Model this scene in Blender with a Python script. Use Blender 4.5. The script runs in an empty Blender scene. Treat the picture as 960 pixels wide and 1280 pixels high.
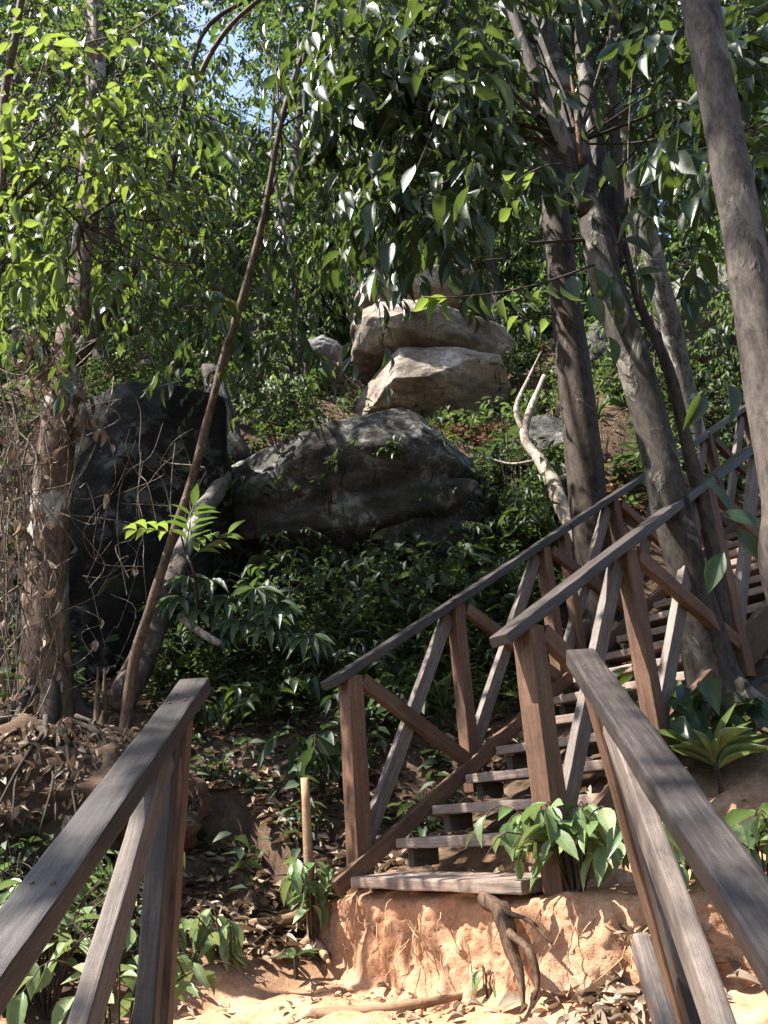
import bpy, bmesh, math, random
import numpy as np
from mathutils import Vector, Matrix, noise
random.seed(7); RNG = np.random.default_rng(7)
sc = bpy.context.scene
COL = sc.collection
V = Vector

# ------------------------------------------------------------------ camera
PITCH, ROLL, F, EYE = 0.3497, 0.0709, 1030.0, 0.8
_f = V((0, math.cos(PITCH), math.sin(PITCH))); _u = V((0, -math.sin(PITCH), math.cos(PITCH))); _r = V((1, 0, 0))
CR = _r*math.cos(ROLL) - _u*math.sin(ROLL); CU = _u*math.cos(ROLL) + _r*math.sin(ROLL); CF = _f
CAM = V((0, 0, EYE))
cd = bpy.data.cameras.new('camera'); cam = bpy.data.objects.new('camera', cd); COL.objects.link(cam)
cam.matrix_world = Matrix(((CR.x, CU.x, -CF.x, 0), (CR.y, CU.y, -CF.y, 0), (CR.z, CU.z, -CF.z, EYE), (0, 0, 0, 1)))
cd.sensor_fit = 'VERTICAL'; cd.sensor_height = 24.0; cd.lens = F/1280*24; cd.clip_start = .05; cd.clip_end = 2000
sc.camera = cam
def ray(px, py):
    return CF*F + CR*(px-480) + CU*(640-py)
def P(px, py, d):                    # the point seen at a pixel, d metres forward
    v = ray(px, py); return CAM + v*(d/v.y)

# ------------------------------------------------------------------ helpers
def link(o, parent=None):
    COL.objects.link(o)
    if parent is not None: o.parent = parent
    return o
def tag(o, label=None, cat=None, group=None, kind=None):
    if label: o['label'] = label
    if cat: o['category'] = cat
    if group: o['group'] = group
    if kind: o['kind'] = kind
    return o
def empty(name, loc, label, cat, group=None):
    o = bpy.data.objects.new(name, None); o.location = loc; o.empty_display_size = .1
    link(o); tag(o, label, cat, group); return o
def place(o, parent, mw):            # matrix in the world, relative to an unrotated parent
    if parent is not None: mw = Matrix.Translation(-V(parent.location)) @ mw
    o.matrix_basis = mw
def mesh_np(name, verts, faces_flat, sizes, mat, parent=None, smooth=False, uv=None, extra=None):
    me = bpy.data.meshes.new(name)
    verts = np.asarray(verts, np.float32)
    if parent is not None: verts = verts - np.array(parent.location, np.float32)
    me.vertices.add(len(verts)); me.vertices.foreach_set('co', verts.ravel())
    faces_flat = np.asarray(faces_flat, np.int32); sizes = np.asarray(sizes, np.int32)
    me.loops.add(len(faces_flat)); me.loops.foreach_set('vertex_index', faces_flat)
    me.polygons.add(len(sizes)); me.polygons.foreach_set('loop_start', np.concatenate([[0], np.cumsum(sizes)[:-1]]).astype(np.int32))
    me.polygons.foreach_set('loop_total', sizes)
    if smooth: me.polygons.foreach_set('use_smooth', np.ones(len(sizes), bool))
    if uv is not None:
        l = me.uv_layers.new(name='UVMap'); l.data.foreach_set('uv', np.asarray(uv, np.float32)[faces_flat].ravel())
    me.update(calc_edges=True)
    if mat: me.materials.append(mat)
    o = bpy.data.objects.new(name, me); link(o, parent); return o
def catmull(pts, n):
    pts = [V(p) for p in pts]; out = []
    q = [pts[0]*2-pts[1]] + pts + [pts[-1]*2-pts[-2]]
    for i in range(len(pts)-1):
        a, b, c, d = q[i:i+4]
        for k in range(n):
            t = k/n
            out.append(.5*((2*b)+(c-a)*t+(2*a-5*b+4*c-d)*t*t+(3*b-a-3*c+d)*t**3))
    out.append(pts[-1]); return out
class TubeBuf:                       # many tubes gathered into one part
    def __init__(s): s.v = []; s.f = []; s.n = 0
    def tube(s, pts, r, sides=8, sub=4, bump=0., freq=3., seed=0, cap=True, flute=0.):
        pp = catmull(pts, sub) if sub > 1 else [V(p) for p in pts]
        m = len(pp); rr = np.interp(np.linspace(0, 1, m), np.linspace(0, 1, len(r)), r)
        t0 = (pp[1]-pp[0]).normalized(); ref = V((1, 0, 0)) if abs(t0.x) < .8 else V((0, 1, 0))
        nx = t0.cross(ref).normalized()
        for i, p in enumerate(pp):
            t = (pp[min(i+1, m-1)]-pp[max(i-1, 0)]).normalized()
            nx = (nx-t*nx.dot(t)).normalized(); ny = t.cross(nx)
            for k in range(sides):
                a = 2*math.pi*k/sides; dr = nx*math.cos(a)+ny*math.sin(a); R = rr[i]
                if bump:
                    q = p+dr*R; R *= 1+bump*noise.noise(V((q.x*freq+seed, q.y*freq, q.z*freq*.45)))*1.6+bump*.5*noise.noise(q*freq*4)
                if flute: R *= 1+flute*math.sin(a*3+seed)*.5+flute*math.sin(a*5+seed*2+i*.1)*.3
                s.v.append(p+dr*R)
        b = s.n
        for i in range(m-1):
            for k in range(sides):
                k2 = (k+1) % sides
                s.f.append((b+i*sides+k, b+i*sides+k2, b+(i+1)*sides+k2, b+(i+1)*sides+k))
        if cap: s.f.append(tuple(b+(m-1)*sides+k for k in range(sides))); s.f.append(tuple(b+k for k in range(sides))[::-1])
        s.n += m*sides
    def build(s, name, mat, parent=None, smooth=True):
        fl = [i for f in s.f for i in f]
        return mesh_np(name, [tuple(v) for v in s.v], fl, [len(f) for f in s.f], mat, parent, smooth)
def one_tube(name, pts, r, mat, parent=None, **k):
    b = TubeBuf(); b.tube(pts, r, **k); return b.build(name, mat, parent)
class SegBuf:                        # thin three-sided twigs, vectorised
    def __init__(s): s.a = []; s.b = []; s.ra = []; s.rb = []
    def seg(s, a, b, ra, rb): s.a.append(tuple(a)); s.b.append(tuple(b)); s.ra.append(ra); s.rb.append(rb)
    def path(s, pts, r0, r1):
        n = len(pts)-1
        for i in range(n): s.seg(pts[i], pts[i+1], r0+(r1-r0)*i/n, r0+(r1-r0)*(i+1)/n)
    def build(s, name, mat, parent=None, carve=False):
        if not s.a: return None
        a = np.array(s.a); b = np.array(s.b); ra_ = np.array(s.ra); rb_ = np.array(s.rb)
        if carve: k_ = open_mask(a, carve == 'stairs') | (ra_ > .012); a, b, ra_, rb_ = a[k_], b[k_], ra_[k_], rb_[k_]
        if not len(a): return None
        t = b-a; t /= np.linalg.norm(t, axis=1)[:, None]+1e-9
        ref = np.where(np.abs(t[:, 2:3]) < .9, [[0, 0, 1.]], [[1., 0, 0]]); x = np.cross(t, ref); x /= np.linalg.norm(x, axis=1)[:, None]; y = np.cross(t, x)
        ra = ra_[:, None]; rb = rb_[:, None]; vs = []
        for q, r in ((a, ra), (b, rb)):
            for k in range(4):
                th = 2*math.pi*k/4; vs.append(q+r*(x*math.cos(th)+y*math.sin(th)))
        v = np.stack(vs, 1).reshape(-1, 3); n = len(a)
        f = np.array([[k, (k+1) % 4, 4+(k+1) % 4, 4+k] for k in range(4)])
        f = (np.arange(n)[:, None, None]*8+f[None]).reshape(-1)
        return mesh_np(name, v, f, np.full(n*4, 4), mat, parent, True)

# ------------------------------------------------------------------ materials
def new_mat(name):
    m = bpy.data.materials.new(name); m.use_nodes = True; nt = m.node_tree
    b = nt.nodes['Principled BSDF']; return m, nt, b, nt.nodes.new, nt.links.new
def ramp(nt, pts, fac=None, interp='LINEAR'):
    r = nt.nodes.new('ShaderNodeValToRGB'); r.color_ramp.interpolation = interp
    e = r.color_ramp.elements
    while len(e) < len(pts): e.new(.5)
    for i, (p, c) in enumerate(pts):
        e[i].position = p; e[i].color = (*c, 1) if len(c) == 3 else c
    if fac is not None: nt.links.new(fac, r.inputs[0])
    return r.outputs[0]
def tex(nt, kind, scale, vec=None, detail=4, rough=.6, dist=0.):
    n = nt.nodes.new('ShaderNodeTex'+kind); n.inputs['Scale'].default_value = scale
    if kind == 'Noise':
        n.inputs['Detail'].default_value = detail; n.inputs['Roughness'].default_value = rough; n.inputs['Distortion'].default_value = dist
    if vec is not None: nt.links.new(vec, n.inputs['Vector'])
    return n
def mapping(nt, scale, rnd=False, coord='Object'):
    tc = nt.nodes.new('ShaderNodeTexCoord'); mp = nt.nodes.new('ShaderNodeMapping'); mp.inputs['Scale'].default_value = scale
    nt.links.new(tc.outputs[coord], mp.inputs['Vector'])
    if rnd:
        oi = nt.nodes.new('ShaderNodeObjectInfo'); vm = nt.nodes.new('ShaderNodeVectorMath'); vm.operation = 'SCALE'
        vm.inputs[0].default_value = (37, 19, 53); nt.links.new(oi.outputs['Random'], vm.inputs['Scale']); nt.links.new(vm.outputs[0], mp.inputs['Location'])
    return mp.outputs[0]
def mix(nt, a, b, fac, mode='MIX'):
    m = nt.nodes.new('ShaderNodeMix'); m.data_type = 'RGBA'; m.blend_type = mode
    for s, v in ((6, a), (7, b), (0, fac)):
        if isinstance(v, (int, float)): m.inputs[s].default_value = v
        elif isinstance(v, tuple): m.inputs[s].default_value = (*v, 1) if len(v) == 3 else v
        else: nt.links.new(v, m.inputs[s])
    return m.outputs[2]
def bump(nt, h, strength, dist, bsdf):
    b = nt.nodes.new('ShaderNodeBump'); b.inputs['Strength'].default_value = strength; b.inputs['Distance'].default_value = dist
    nt.links.new(h, b.inputs['Height']); nt.links.new(b.outputs[0], bsdf.inputs['Normal']); return b

def wood_mat(name, c0, c1, c2, rough=.62):
    m, nt, b, N, L = new_mat(name)
    vec = mapping(nt, (1, 1, 1), True)
    st = nt.nodes.new('ShaderNodeMapping'); st.inputs['Scale'].default_value = (2.2, 34, 34); L(vec, st.inputs['Vector'])
    g = tex(nt, 'Noise', 1.7, st.outputs[0], 9, .74, .9)
    big = tex(nt, 'Noise', 2.2, vec, 4, .6)
    col = ramp(nt, [(.28, c0), (.5, c1), (.75, c2)], g.outputs['Fac'])
    wear = ramp(nt, [(.3, (.62, .6, .6)), (.7, (1.12, 1.12, 1.12))], big.outputs['Fac'])
    col = mix(nt, col, wear, 1.0, 'MULTIPLY')
    sp = tex(nt, 'Noise', 38, vec, 6, .75); col = mix(nt, col, ramp(nt, [(.32, (.5, .48, .46)), (.5, (1, 1, 1)), (.72, (1.25, 1.25, 1.25))], sp.outputs['Fac']), .6, 'MULTIPLY')
    # knots and scratches
    st2 = nt.nodes.new('ShaderNodeMapping'); st2.inputs['Scale'].default_value = (5, 22, 22); L(vec, st2.inputs['Vector'])
    vo = tex(nt, 'Voronoi', 1.0, st2.outputs[0]); kn = ramp(nt, [(.05, (.35, .3, .28)), (.16, (1, 1, 1))], vo.outputs['Distance'])
    col = mix(nt, col, kn, .5, 'MULTIPLY')
    oi = N('ShaderNodeObjectInfo'); mr = N('ShaderNodeMapRange'); mr.inputs[3].default_value = .8; mr.inputs[4].default_value = 1.2
    L(oi.outputs['Random'], mr.inputs[0]); hs = N('ShaderNodeHueSaturation'); L(mr.outputs[0], hs.inputs['Value']); L(col, hs.inputs['Color'])
    L(hs.outputs[0], b.inputs['Base Color']); b.inputs['Roughness'].default_value = rough; b.inputs['Specular IOR Level'].default_value = .35
    bump(nt, g.outputs['Fac'], .6, .006, b)
    return m
def bark_mat(name, base, patch, dark, sc_=1., patch_lo=.5, streak=True, bumpd=.02, crack=.5):
    m, nt, b, N, L = new_mat(name)
    vec = mapping(nt, (1, 1, .45))
    n1 = tex(nt, 'Noise', 5*sc_, vec, 8, .65, .4); n2 = tex(nt, 'Noise', 2.2*sc_, vec, 5, .6, .8)
    n3 = tex(nt, 'Noise', 22*sc_, vec, 6, .7)
    col = ramp(nt, [(.3, dark), (.55, base), (.8, tuple(min(1, c*1.35) for c in base))], n3.outputs['Fac'])
    pf = ramp(nt, [(patch_lo, (0, 0, 0)), (patch_lo+.05, (1, 1, 1))], n2.outputs['Fac'])
    col = mix(nt, col, patch, pf)
    stm = nt.nodes.new('ShaderNodeMapping'); stm.inputs['Scale'].default_value = (26*sc_, 26*sc_, 5*sc_); L(mapping(nt, (1, 1, 1)), stm.inputs[0]); n4 = tex(nt, 'Noise', 1., stm.outputs[0], 6, .7, .8)
    col = mix(nt, col, ramp(nt, [(.34, (.3, .27, .24)), (.47, (1, 1, 1)), (.7, (1.25, 1.25, 1.25))], n4.outputs['Fac']), .7, 'MULTIPLY')
    df = ramp(nt, [(.36, (.25, .22, .2)), (.5, (1, 1, 1))], n1.outputs['Fac']); col = mix(nt, col, df, .85, 'MULTIPLY')
    L(col, b.inputs['Base Color']); b.inputs['Roughness'].default_value = .8; b.inputs['Specular IOR Level'].default_value = .2
    h = mix(nt, mix(nt, n3.outputs['Color'], n4.outputs['Color'], .5), n1.outputs['Color'], .4)
    cm = nt.nodes.new('ShaderNodeMapping'); cm.inputs['Scale'].default_value = (11*sc_, 11*sc_, 3.2*sc_); L(mix(nt, mapping(nt, (1, 1, 1)), n1.outputs['Color'], .06), cm.inputs[0]); vo = tex(nt, 'Voronoi', 1., cm.outputs[0]); vo.feature = 'DISTANCE_TO_EDGE'; ck = ramp(nt, [(0, (.3, .27, .25)), (.05, (1, 1, 1))], vo.outputs['Distance'])
    ckm = ramp(nt, [(.48, (0, 0, 0)), (.62, (crack,)*3)], n2.outputs['Fac']); ck = mix(nt, (1, 1, 1), ck, ckm)
    L(mix(nt, col, ck, .6, 'MULTIPLY'), b.inputs['Base Color']); h = mix(nt, mix(nt, h, pf, .35), ck, .2); bump(nt, h, 1., bumpd*1.4, b); return m
def leaf_mat(name, dark, mid, light, trans, tfac=.42, rough=.38, spec=.5, dead=0.):
    m, nt, b, N, L = new_mat(name)
    ge = N('ShaderNodeNewGeometry'); uv = N('ShaderNodeUVMap')
    rn = ge.outputs['Random Per Island']
    pts = [(0, dark), (.5, mid), (1, light)]
    col = ramp(nt, pts, rn)
    sp = N('ShaderNodeSeparateXYZ'); L(uv.outputs[0], sp.inputs[0])
    # midrib and side veins from the leaf's own UV
    ab = N('ShaderNodeMath'); ab.operation = 'ABSOLUTE'; L(sp.outputs[1], ab.inputs[0])
    rib = ramp(nt, [(.02, (1.7, 1.65, 1.4)), (.06, (1, 1, 1))], ab.outputs[0])
    w = N('ShaderNodeMath'); w.operation = 'MULTIPLY_ADD'; L(ab.outputs[0], w.inputs[0]); w.inputs[1].default_value = -.55; L(sp.outputs[0], w.inputs[2])
    s = N('ShaderNodeMath'); s.operation = 'MULTIPLY'; L(w.outputs[0], s.inputs[0]); s.inputs[1].default_value = 52.
    si = N('ShaderNodeMath'); si.operation = 'SINE'; L(s.outputs[0], si.inputs[0])
    vein = ramp(nt, [(.0, (.94, .94, .94)), (.9, (1, 1, 1)), (1., (1.08, 1.07, 1.0))], si.outputs[0])
    col = mix(nt, col, rib, .6, 'MULTIPLY'); col = mix(nt, col, vein, .6, 'MULTIPLY')
    nz = tex(nt, 'Noise', 30, None, 3); tc = N('ShaderNodeTexCoord'); L(tc.outputs['Object'], nz.inputs['Vector'])
    bl = ramp(nt, [(.3, (.75, .75, .7)), (.7, (1.15, 1.15, 1.1))], nz.outputs['Fac']); col = mix(nt, col, bl, 1., 'MULTIPLY')
    L(col, b.inputs['Base Color'])
    rv = N('ShaderNodeMapRange'); rv.inputs[3].default_value = rough-.08; rv.inputs[4].default_value = rough+.2; L(rn, rv.inputs[0]); L(rv.outputs[0], b.inputs['Roughness'])
    b.inputs['Specular IOR Level'].default_value = spec
    bump(nt, si.outputs[0], .05, .002, b)
    tr = N('ShaderNodeBsdfTranslucent'); tcol = mix(nt, col, trans, .7); L(tcol, tr.inputs['Color'])
    ms = N('ShaderNodeMixShader'); ms.inputs[0].default_value = tfac; L(b.outputs[0], ms.inputs[1]); L(tr.outputs[0], ms.inputs[2])
    L(ms.outputs[0], nt.nodes['Material Output'].inputs['Surface']); return m
def rock_mat(name, base, lich, dark, warm, lo=.56, mossy=0., scl=1.):
    m, nt, b, N, L = new_mat(name)
    vec = mapping(nt, (1, 1, 1))
    a = tex(nt, 'Noise', 1.1*scl, vec, 8, .62, .4); f = tex(nt, 'Noise', 5.5*scl, vec, 9, .68, .3); g = tex(nt, 'Noise', 30*scl, vec, 6, .7)
    st = nt.nodes.new('ShaderNodeMapping'); st.inputs['Scale'].default_value = (1, 1, 3.5); L(vec, st.inputs[0])
    w = tex(nt, 'Noise', 1.6*scl, st.outputs[0], 7, .65, .5)
    col = ramp(nt, [(.3, dark), (.5, base), (.72, warm)], w.outputs['Fac'])
    col = mix(nt, col, ramp(nt, [(.35, (.6, .58, .56)), (.65, (1.2, 1.2, 1.2))], g.outputs['Fac']), .8, 'MULTIPLY')
    lf = ramp(nt, [(lo, (0, 0, 0)), (lo+.045, (1, 1, 1))], f.outputs['Fac'])
    lg = ramp(nt, [(.46, (0, 0, 0)), (.6, (1, 1, 1))], a.outputs['Fac'])
    mm = mix(nt, lf, lg, 1., 'MULTIPLY'); col = mix(nt, col, lich, mm)
    dk = ramp(nt, [(.36, (.4, .38, .36)), (.52, (1, 1, 1))], a.outputs['Fac']); col = mix(nt, col, dk, .7, 'MULTIPLY')
    if mossy:
        mo = tex(nt, 'Noise', 2.7*scl, vec, 7, .7); mf = ramp(nt, [(.55, (0, 0, 0)), (.65, (mossy,)*3)], mo.outputs['Fac']); col = mix(nt, col, (.035, .055, .02), mf)
    L(col, b.inputs['Base Color']); b.inputs['Roughness'].default_value = .9; b.inputs['Specular IOR Level'].default_value = .15
    vo = tex(nt, 'Voronoi', 1.7*scl, mix(nt, vec, f.outputs['Color'], .12)); vo.feature = 'DISTANCE_TO_EDGE'; ck = ramp(nt, [(.0, (.25, .23, .21)), (.022, (1, 1, 1))], vo.outputs['Distance'])
    ckm = ramp(nt, [(.5, (0, 0, 0)), (.6, (.9, .9, .9))], w.outputs['Fac']); h0 = mix(nt, (1, 1, 1), ck, ckm); col2 = mix(nt, col, h0, .75, 'MULTIPLY'); L(col2, b.inputs['Base Color'])
    h = mix(nt, mix(nt, f.outputs['Color'], g.outputs['Color'], .4), h0, .35); bump(nt, h, 1., .07, b); return m
def soil_mat(name, c0, c1, c2, c3):
    m, nt, b, N, L = new_mat(name)
    vec = mapping(nt, (1, 1, 1)); a = tex(nt, 'Noise', 1.6, vec, 8, .65); f = tex(nt, 'Noise', 9, vec, 9, .7); g = tex(nt, 'Noise', 60, vec, 5, .75)
    col = ramp(nt, [(.3, c0), (.5, c1), (.7, c2)], f.outputs['Fac']); col = mix(nt, col, c3, ramp(nt, [(.45, (0, 0, 0)), (.65, (.8, .8, .8))], a.outputs['Fac']))
    col = mix(nt, col, ramp(nt, [(.3, (.6, .58, .55)), (.65, (1.15, 1.15, 1.15))], g.outputs['Fac']), .8, 'MULTIPLY')
    L(col, b.inputs['Base Color']); b.inputs['Roughness'].default_value = .95; b.inputs['Specular IOR Level'].default_value = .1
    bump(nt, mix(nt, f.outputs['Color'], g.outputs['Color'], .45), 1., .035, b); return m
M = {}
M['rail'] = wood_mat('rail_wood', (.021, .0165, .015), (.05, .04, .036), (.105, .086, .077), .45)
M['grey'] = wood_mat('weathered_wood', (.06, .045, .036), (.13, .1, .082), (.23, .185, .155))
M['brown'] = wood_mat('brown_wood', (.052, .026, .0145), (.124, .063, .035), (.205, .115, .064))
M['tread'] = wood_mat('tread_wood', (.16, .115, .092), (.29, .215, .172), (.42, .33, .27), .78)
M['stake'] = wood_mat('stake_wood', (.2, .12, .06), (.33, .2, .11), (.42, .28, .17), .8)
M['soil'] = soil_mat('forest_soil', (.05, .032, .022), (.1, .065, .043), (.16, .1, .065), (.13, .085, .06))
M['dirt'] = soil_mat('orange_earth', (.31, .155, .085), (.46, .245, .14), (.57, .345, .215), (.52, .33, .215))
M['bark_pale'] = bark_mat('mottled_bark', (.052, .042, .034), (.165, .148, .122), (.016, .013, .011), 1.5, .53)
M['bark_dark'] = bark_mat('dark_bark', (.065, .048, .038), (.13, .108, .09), (.02, .015, .012), 1.6, .62)
M['bark_left'] = bark_mat('peeling_bark', (.14, .09, .06), (.4, .36, .31), (.04, .026, .018), 1.3, .53)
M['bark_near'] = bark_mat('smooth_near_bark', (.078, .062, .05), (.125, .102, .082), (.036, .028, .022), 2.6, .56, bumpd=.012, crack=0.)
M['bark_stem'] = bark_mat('stem_bark', (.11, .07, .045), (.17, .12, .085), (.035, .02, .014), 4., .6, bumpd=.008)
M['torn'] = bark_mat('torn_wood', (.17, .08, .045), (.22, .12, .075), (.07, .03, .02), 3., .6, bumpd=.01)
M['dead'] = bark_mat('dead_wood', (.3, .25, .2), (.42, .37, .31), (.1, .075, .055), 3., .55, bumpd=.01)
M['log'] = bark_mat('grey_log', (.15, .135, .12), (.36, .34, .31), (.04, .034, .03), 2., .55)
M['twig'] = bark_mat('twig_bark', (.06, .042, .03), (.1, .075, .055), (.025, .018, .012), 5., .6, bumpd=.003)
M['vine'] = bark_mat('dry_vine', (.17, .125, .09), (.3, .25, .2), (.06, .045, .03), 5., .55, bumpd=.004)
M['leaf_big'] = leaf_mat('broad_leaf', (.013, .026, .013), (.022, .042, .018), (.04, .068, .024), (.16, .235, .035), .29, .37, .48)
M['leaf_bright'] = leaf_mat('yellow_green_leaf', (.022, .046, .014), (.045, .085, .02), (.1, .14, .03), (.3, .39, .06), .46, .4, .45)  # leaves in the sun: backlit brightness is put into the colour
M['leaf_mid'] = leaf_mat('forest_leaf', (.013, .026, .013), (.024, .044, .019), (.045, .072, .027), (.16, .25, .04), .36, .42, .42)
M['leaf_far'] = leaf_mat('far_leaf', (.012, .024, .013), (.028, .052, .022), (.065, .098, .036), (.19, .29, .06), .4, .5, .42)
M['leaf_shrub'] = leaf_mat('shrub_leaf', (.024, .042, .024), (.042, .066, .036), (.07, .1, .052), (.12, .19, .04), .26, .45, .45)
M['leaf_pale'] = leaf_mat('pale_green_leaf', (.075, .125, .045), (.125, .18, .075), (.21, .26, .125), (.22, .31, .09), .3, .42, .42)
M['leaf_dead'] = leaf_mat('dead_leaf', (.06, .04, .028), (.17, .12, .085), (.36, .28, .215), (.3, .18, .1), .15, .6, .3)
M['leaf_rust'] = leaf_mat('rust_leaf', (.2, .07, .03), (.32, .13, .06), (.42, .24, .14), (.4, .18, .08), .25, .6, .3)
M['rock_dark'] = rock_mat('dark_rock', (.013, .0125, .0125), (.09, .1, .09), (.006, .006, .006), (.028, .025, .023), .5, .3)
M['rock_mid'] = rock_mat('lichen_rock', (.085, .08, .076), (.3, .3, .28), (.03, .028, .026), (.14, .125, .11), .5, .5, 1.5)
M['rock_pale'] = rock_mat('pale_sandstone', (.3, .255, .215), (.46, .43, .39), (.11, .085, .068), (.36, .255, .185), .52, 0.)
M['rock_grey'] = rock_mat('grey_rock', (.16, .155, .15), (.32, .32, .3), (.05, .048, .045), (.22, .2, .18), .54, .3)

# ------------------------------------------------------------------ sun direction and gaps in the leaves
SUN_EL, SUN_AZ = math.radians(59), math.radians(-97)          # azimuth from +Y towards +X
SUN = V((math.cos(SUN_EL)*math.sin(SUN_AZ), math.cos(SUN_EL)*math.cos(SUN_AZ), math.sin(SUN_EL)))
GAPS = []                            # openings of the canopy along the sun's way: (point, radius)
def gap(p, r): GAPS.append((np.array(p), r))
def open_mask(pos, stairs=False):
    keep = np.ones(len(pos), bool); s = np.array(SUN); jit = RNG.uniform(.75, 1.2, len(pos))
    for p, r in GAPS:
        if stairs and p[0] < -.75: continue
        v = pos-p; al = v @ s; d = np.linalg.norm(v-al[:, None]*s, axis=1)
        keep &= ~((al > .4) & (d < r*jit+.09))
    if stairs: keep |= RNG.uniform(0, 1, len(pos)) < .62      # only thinned, for dappled light on the steps
    return keep

# leaf templates: stations along the leaf, half widths
def template(st, hw, fold=.3, curl=.28):
    v = []; uv = []; f = []
    for x, w in zip(st, hw):
        for y in (-w, 0, w):
            v.append((x, y, abs(y)*fold-curl*x*x)); uv.append((x, y))
    for i in range(len(st)-1):
        a = i*3; f += [(a, a+3, a+4, a+1), (a+1, a+4, a+5, a+2)]
    return np.array(v), np.array(uv), np.array(f)
TPL = {
 'big': template([0, .08, .22, .42, .62, .8, .92, 1], [.015, .12, .34, .5, .46, .27, .1, .008]),
 'mid': template([0, .2, .5, .8, 1], [.02, .36, .5, .26, .01]),
 'small': template([0, .45, 1], [.04, .5, .02], .25, .2),
 'curl': template([0, .15, .4, .65, .85, 1], [.03, .3, .5, .44, .24, .02], .4, .22),
}
class LeafBuf:
    def __init__(s): s.p = []; s.d = []; s.n = []; s.l = []; s.w = []
    def add(s, p, d, n, l, w): s.p.append(tuple(p)); s.d.append(tuple(d)); s.n.append(tuple(n)); s.l.append(l); s.w.append(w)
    def build(s, name, tpl, mat, parent=None, carve=True, kind=None):
        if not s.p: return None
        p = np.array(s.p); d = np.array(s.d); n = np.array(s.n); l = np.array(s.l); w = np.array(s.w)
        if carve and GAPS:
            k = open_mask(p, carve == 'stairs'); p, d, n, l, w = p[k], d[k], n[k], l[k], w[k]
            if not len(p): return None
        d /= np.linalg.norm(d, axis=1)[:, None]+1e-9
        y = np.cross(n, d); y /= np.linalg.norm(y, axis=1)[:, None]+1e-9; z = np.cross(d, y)
        tv, tuv, tf = TPL[tpl]; N = len(p); m = len(tv)
        cv = RNG.uniform(.4, 1.7, N)[:, None, None]
        v = p[:, None]+l[:, None, None]*(tv[None, :, 0:1]*d[:, None]+tv[None, :, 2:3]*cv*z[:, None]*.9)+w[:, None, None]*tv[None, :, 1:2]*y[:, None]
        f = (np.arange(N)[:, None, None]*m+tf[None]).reshape(-1)
        o = mesh_np(name, v.reshape(-1, 3), f, np.full(N*len(tf), 4), mat, parent, True, np.tile(tuv, (N, 1)))
        if kind: o['kind'] = kind
        return o
def rv(s=1.): return V((random.gauss(0, s), random.gauss(0, s), random.gauss(0, s)))
def twig(lb, sb, p, d, length, nleaf, ll, lw=.38, droop=.5, r=.004):
    d = V(d).normalized(); pts = [V(p)]; k = 4
    for i in range(k):
        d = (d+V((0, 0, -droop*.22))+rv(.1)).normalized(); pts.append(pts[-1]+d*length/k)
    if sb is not None: sb.path(pts, r, r*.4)
    side = d.cross(V((0, 0, 1)));  side = side.normalized() if side.length > .1 else V((1, 0, 0))
    ll *= random.choice((.6, .85, 1, 1, 1.1, 1.3))
    for i in range(nleaf):
        t = (i+.7)/nleaf*k; j = min(int(t), k-1); q = pts[j].lerp(pts[j+1], t-j); ax = (pts[j+1]-pts[j]).normalized()
        s = 1 if i % 2 else -1
        ld = (ax*.55+side*s*.75+rv(.22)+V((0, 0, -droop*random.uniform(.3, 1.4)))).normalized()
        if i == nleaf-1: ld = (ax+V((0, 0, -droop*.6))).normalized()
        nn = V((0, 0, 1))+rv(.38)+ld*.0
        L = ll*random.uniform(.65, 1.18); lb.add(q, ld, nn, L, L*lw*random.uniform(.85, 1.15))
    return pts
def blob(lb, sb, c, rad, n, ll, nleaf=8, tl=.4, lw=.38, droop=.5, r=.004, hub=None):
    c = V(c)
    if sb is not None and hub is not None:
        h = V(hub); L = (c-h).length; sb.path(catmull([h, h.lerp(c, .35)+rv(.07*L)+UP*.05*L, h.lerp(c, .7)+rv(.05*L), c], 4), r*3.2, r*1.4)
    for i in range(n):
        o = V((random.gauss(0, .5)*rad[0], random.gauss(0, .5)*rad[1], random.gauss(0, .5)*rad[2])); p = c+o
        d = (o.normalized() if o.length > .01 else V((1, 0, 0)))*.6+V((random.uniform(-1, 1), random.uniform(-1, 1), random.uniform(-.6, .5)))
        twig(lb, sb, p, d, tl*random.uniform(.6, 1.3), nleaf, ll, lw, droop, r)
        if sb is not None and random.random() < .4: sb.path(catmull([c+rv(.05), c+o*.5+rv(.1*rad[0])+UP*.08*rad[0], p], 3), r*1.3, r)

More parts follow.
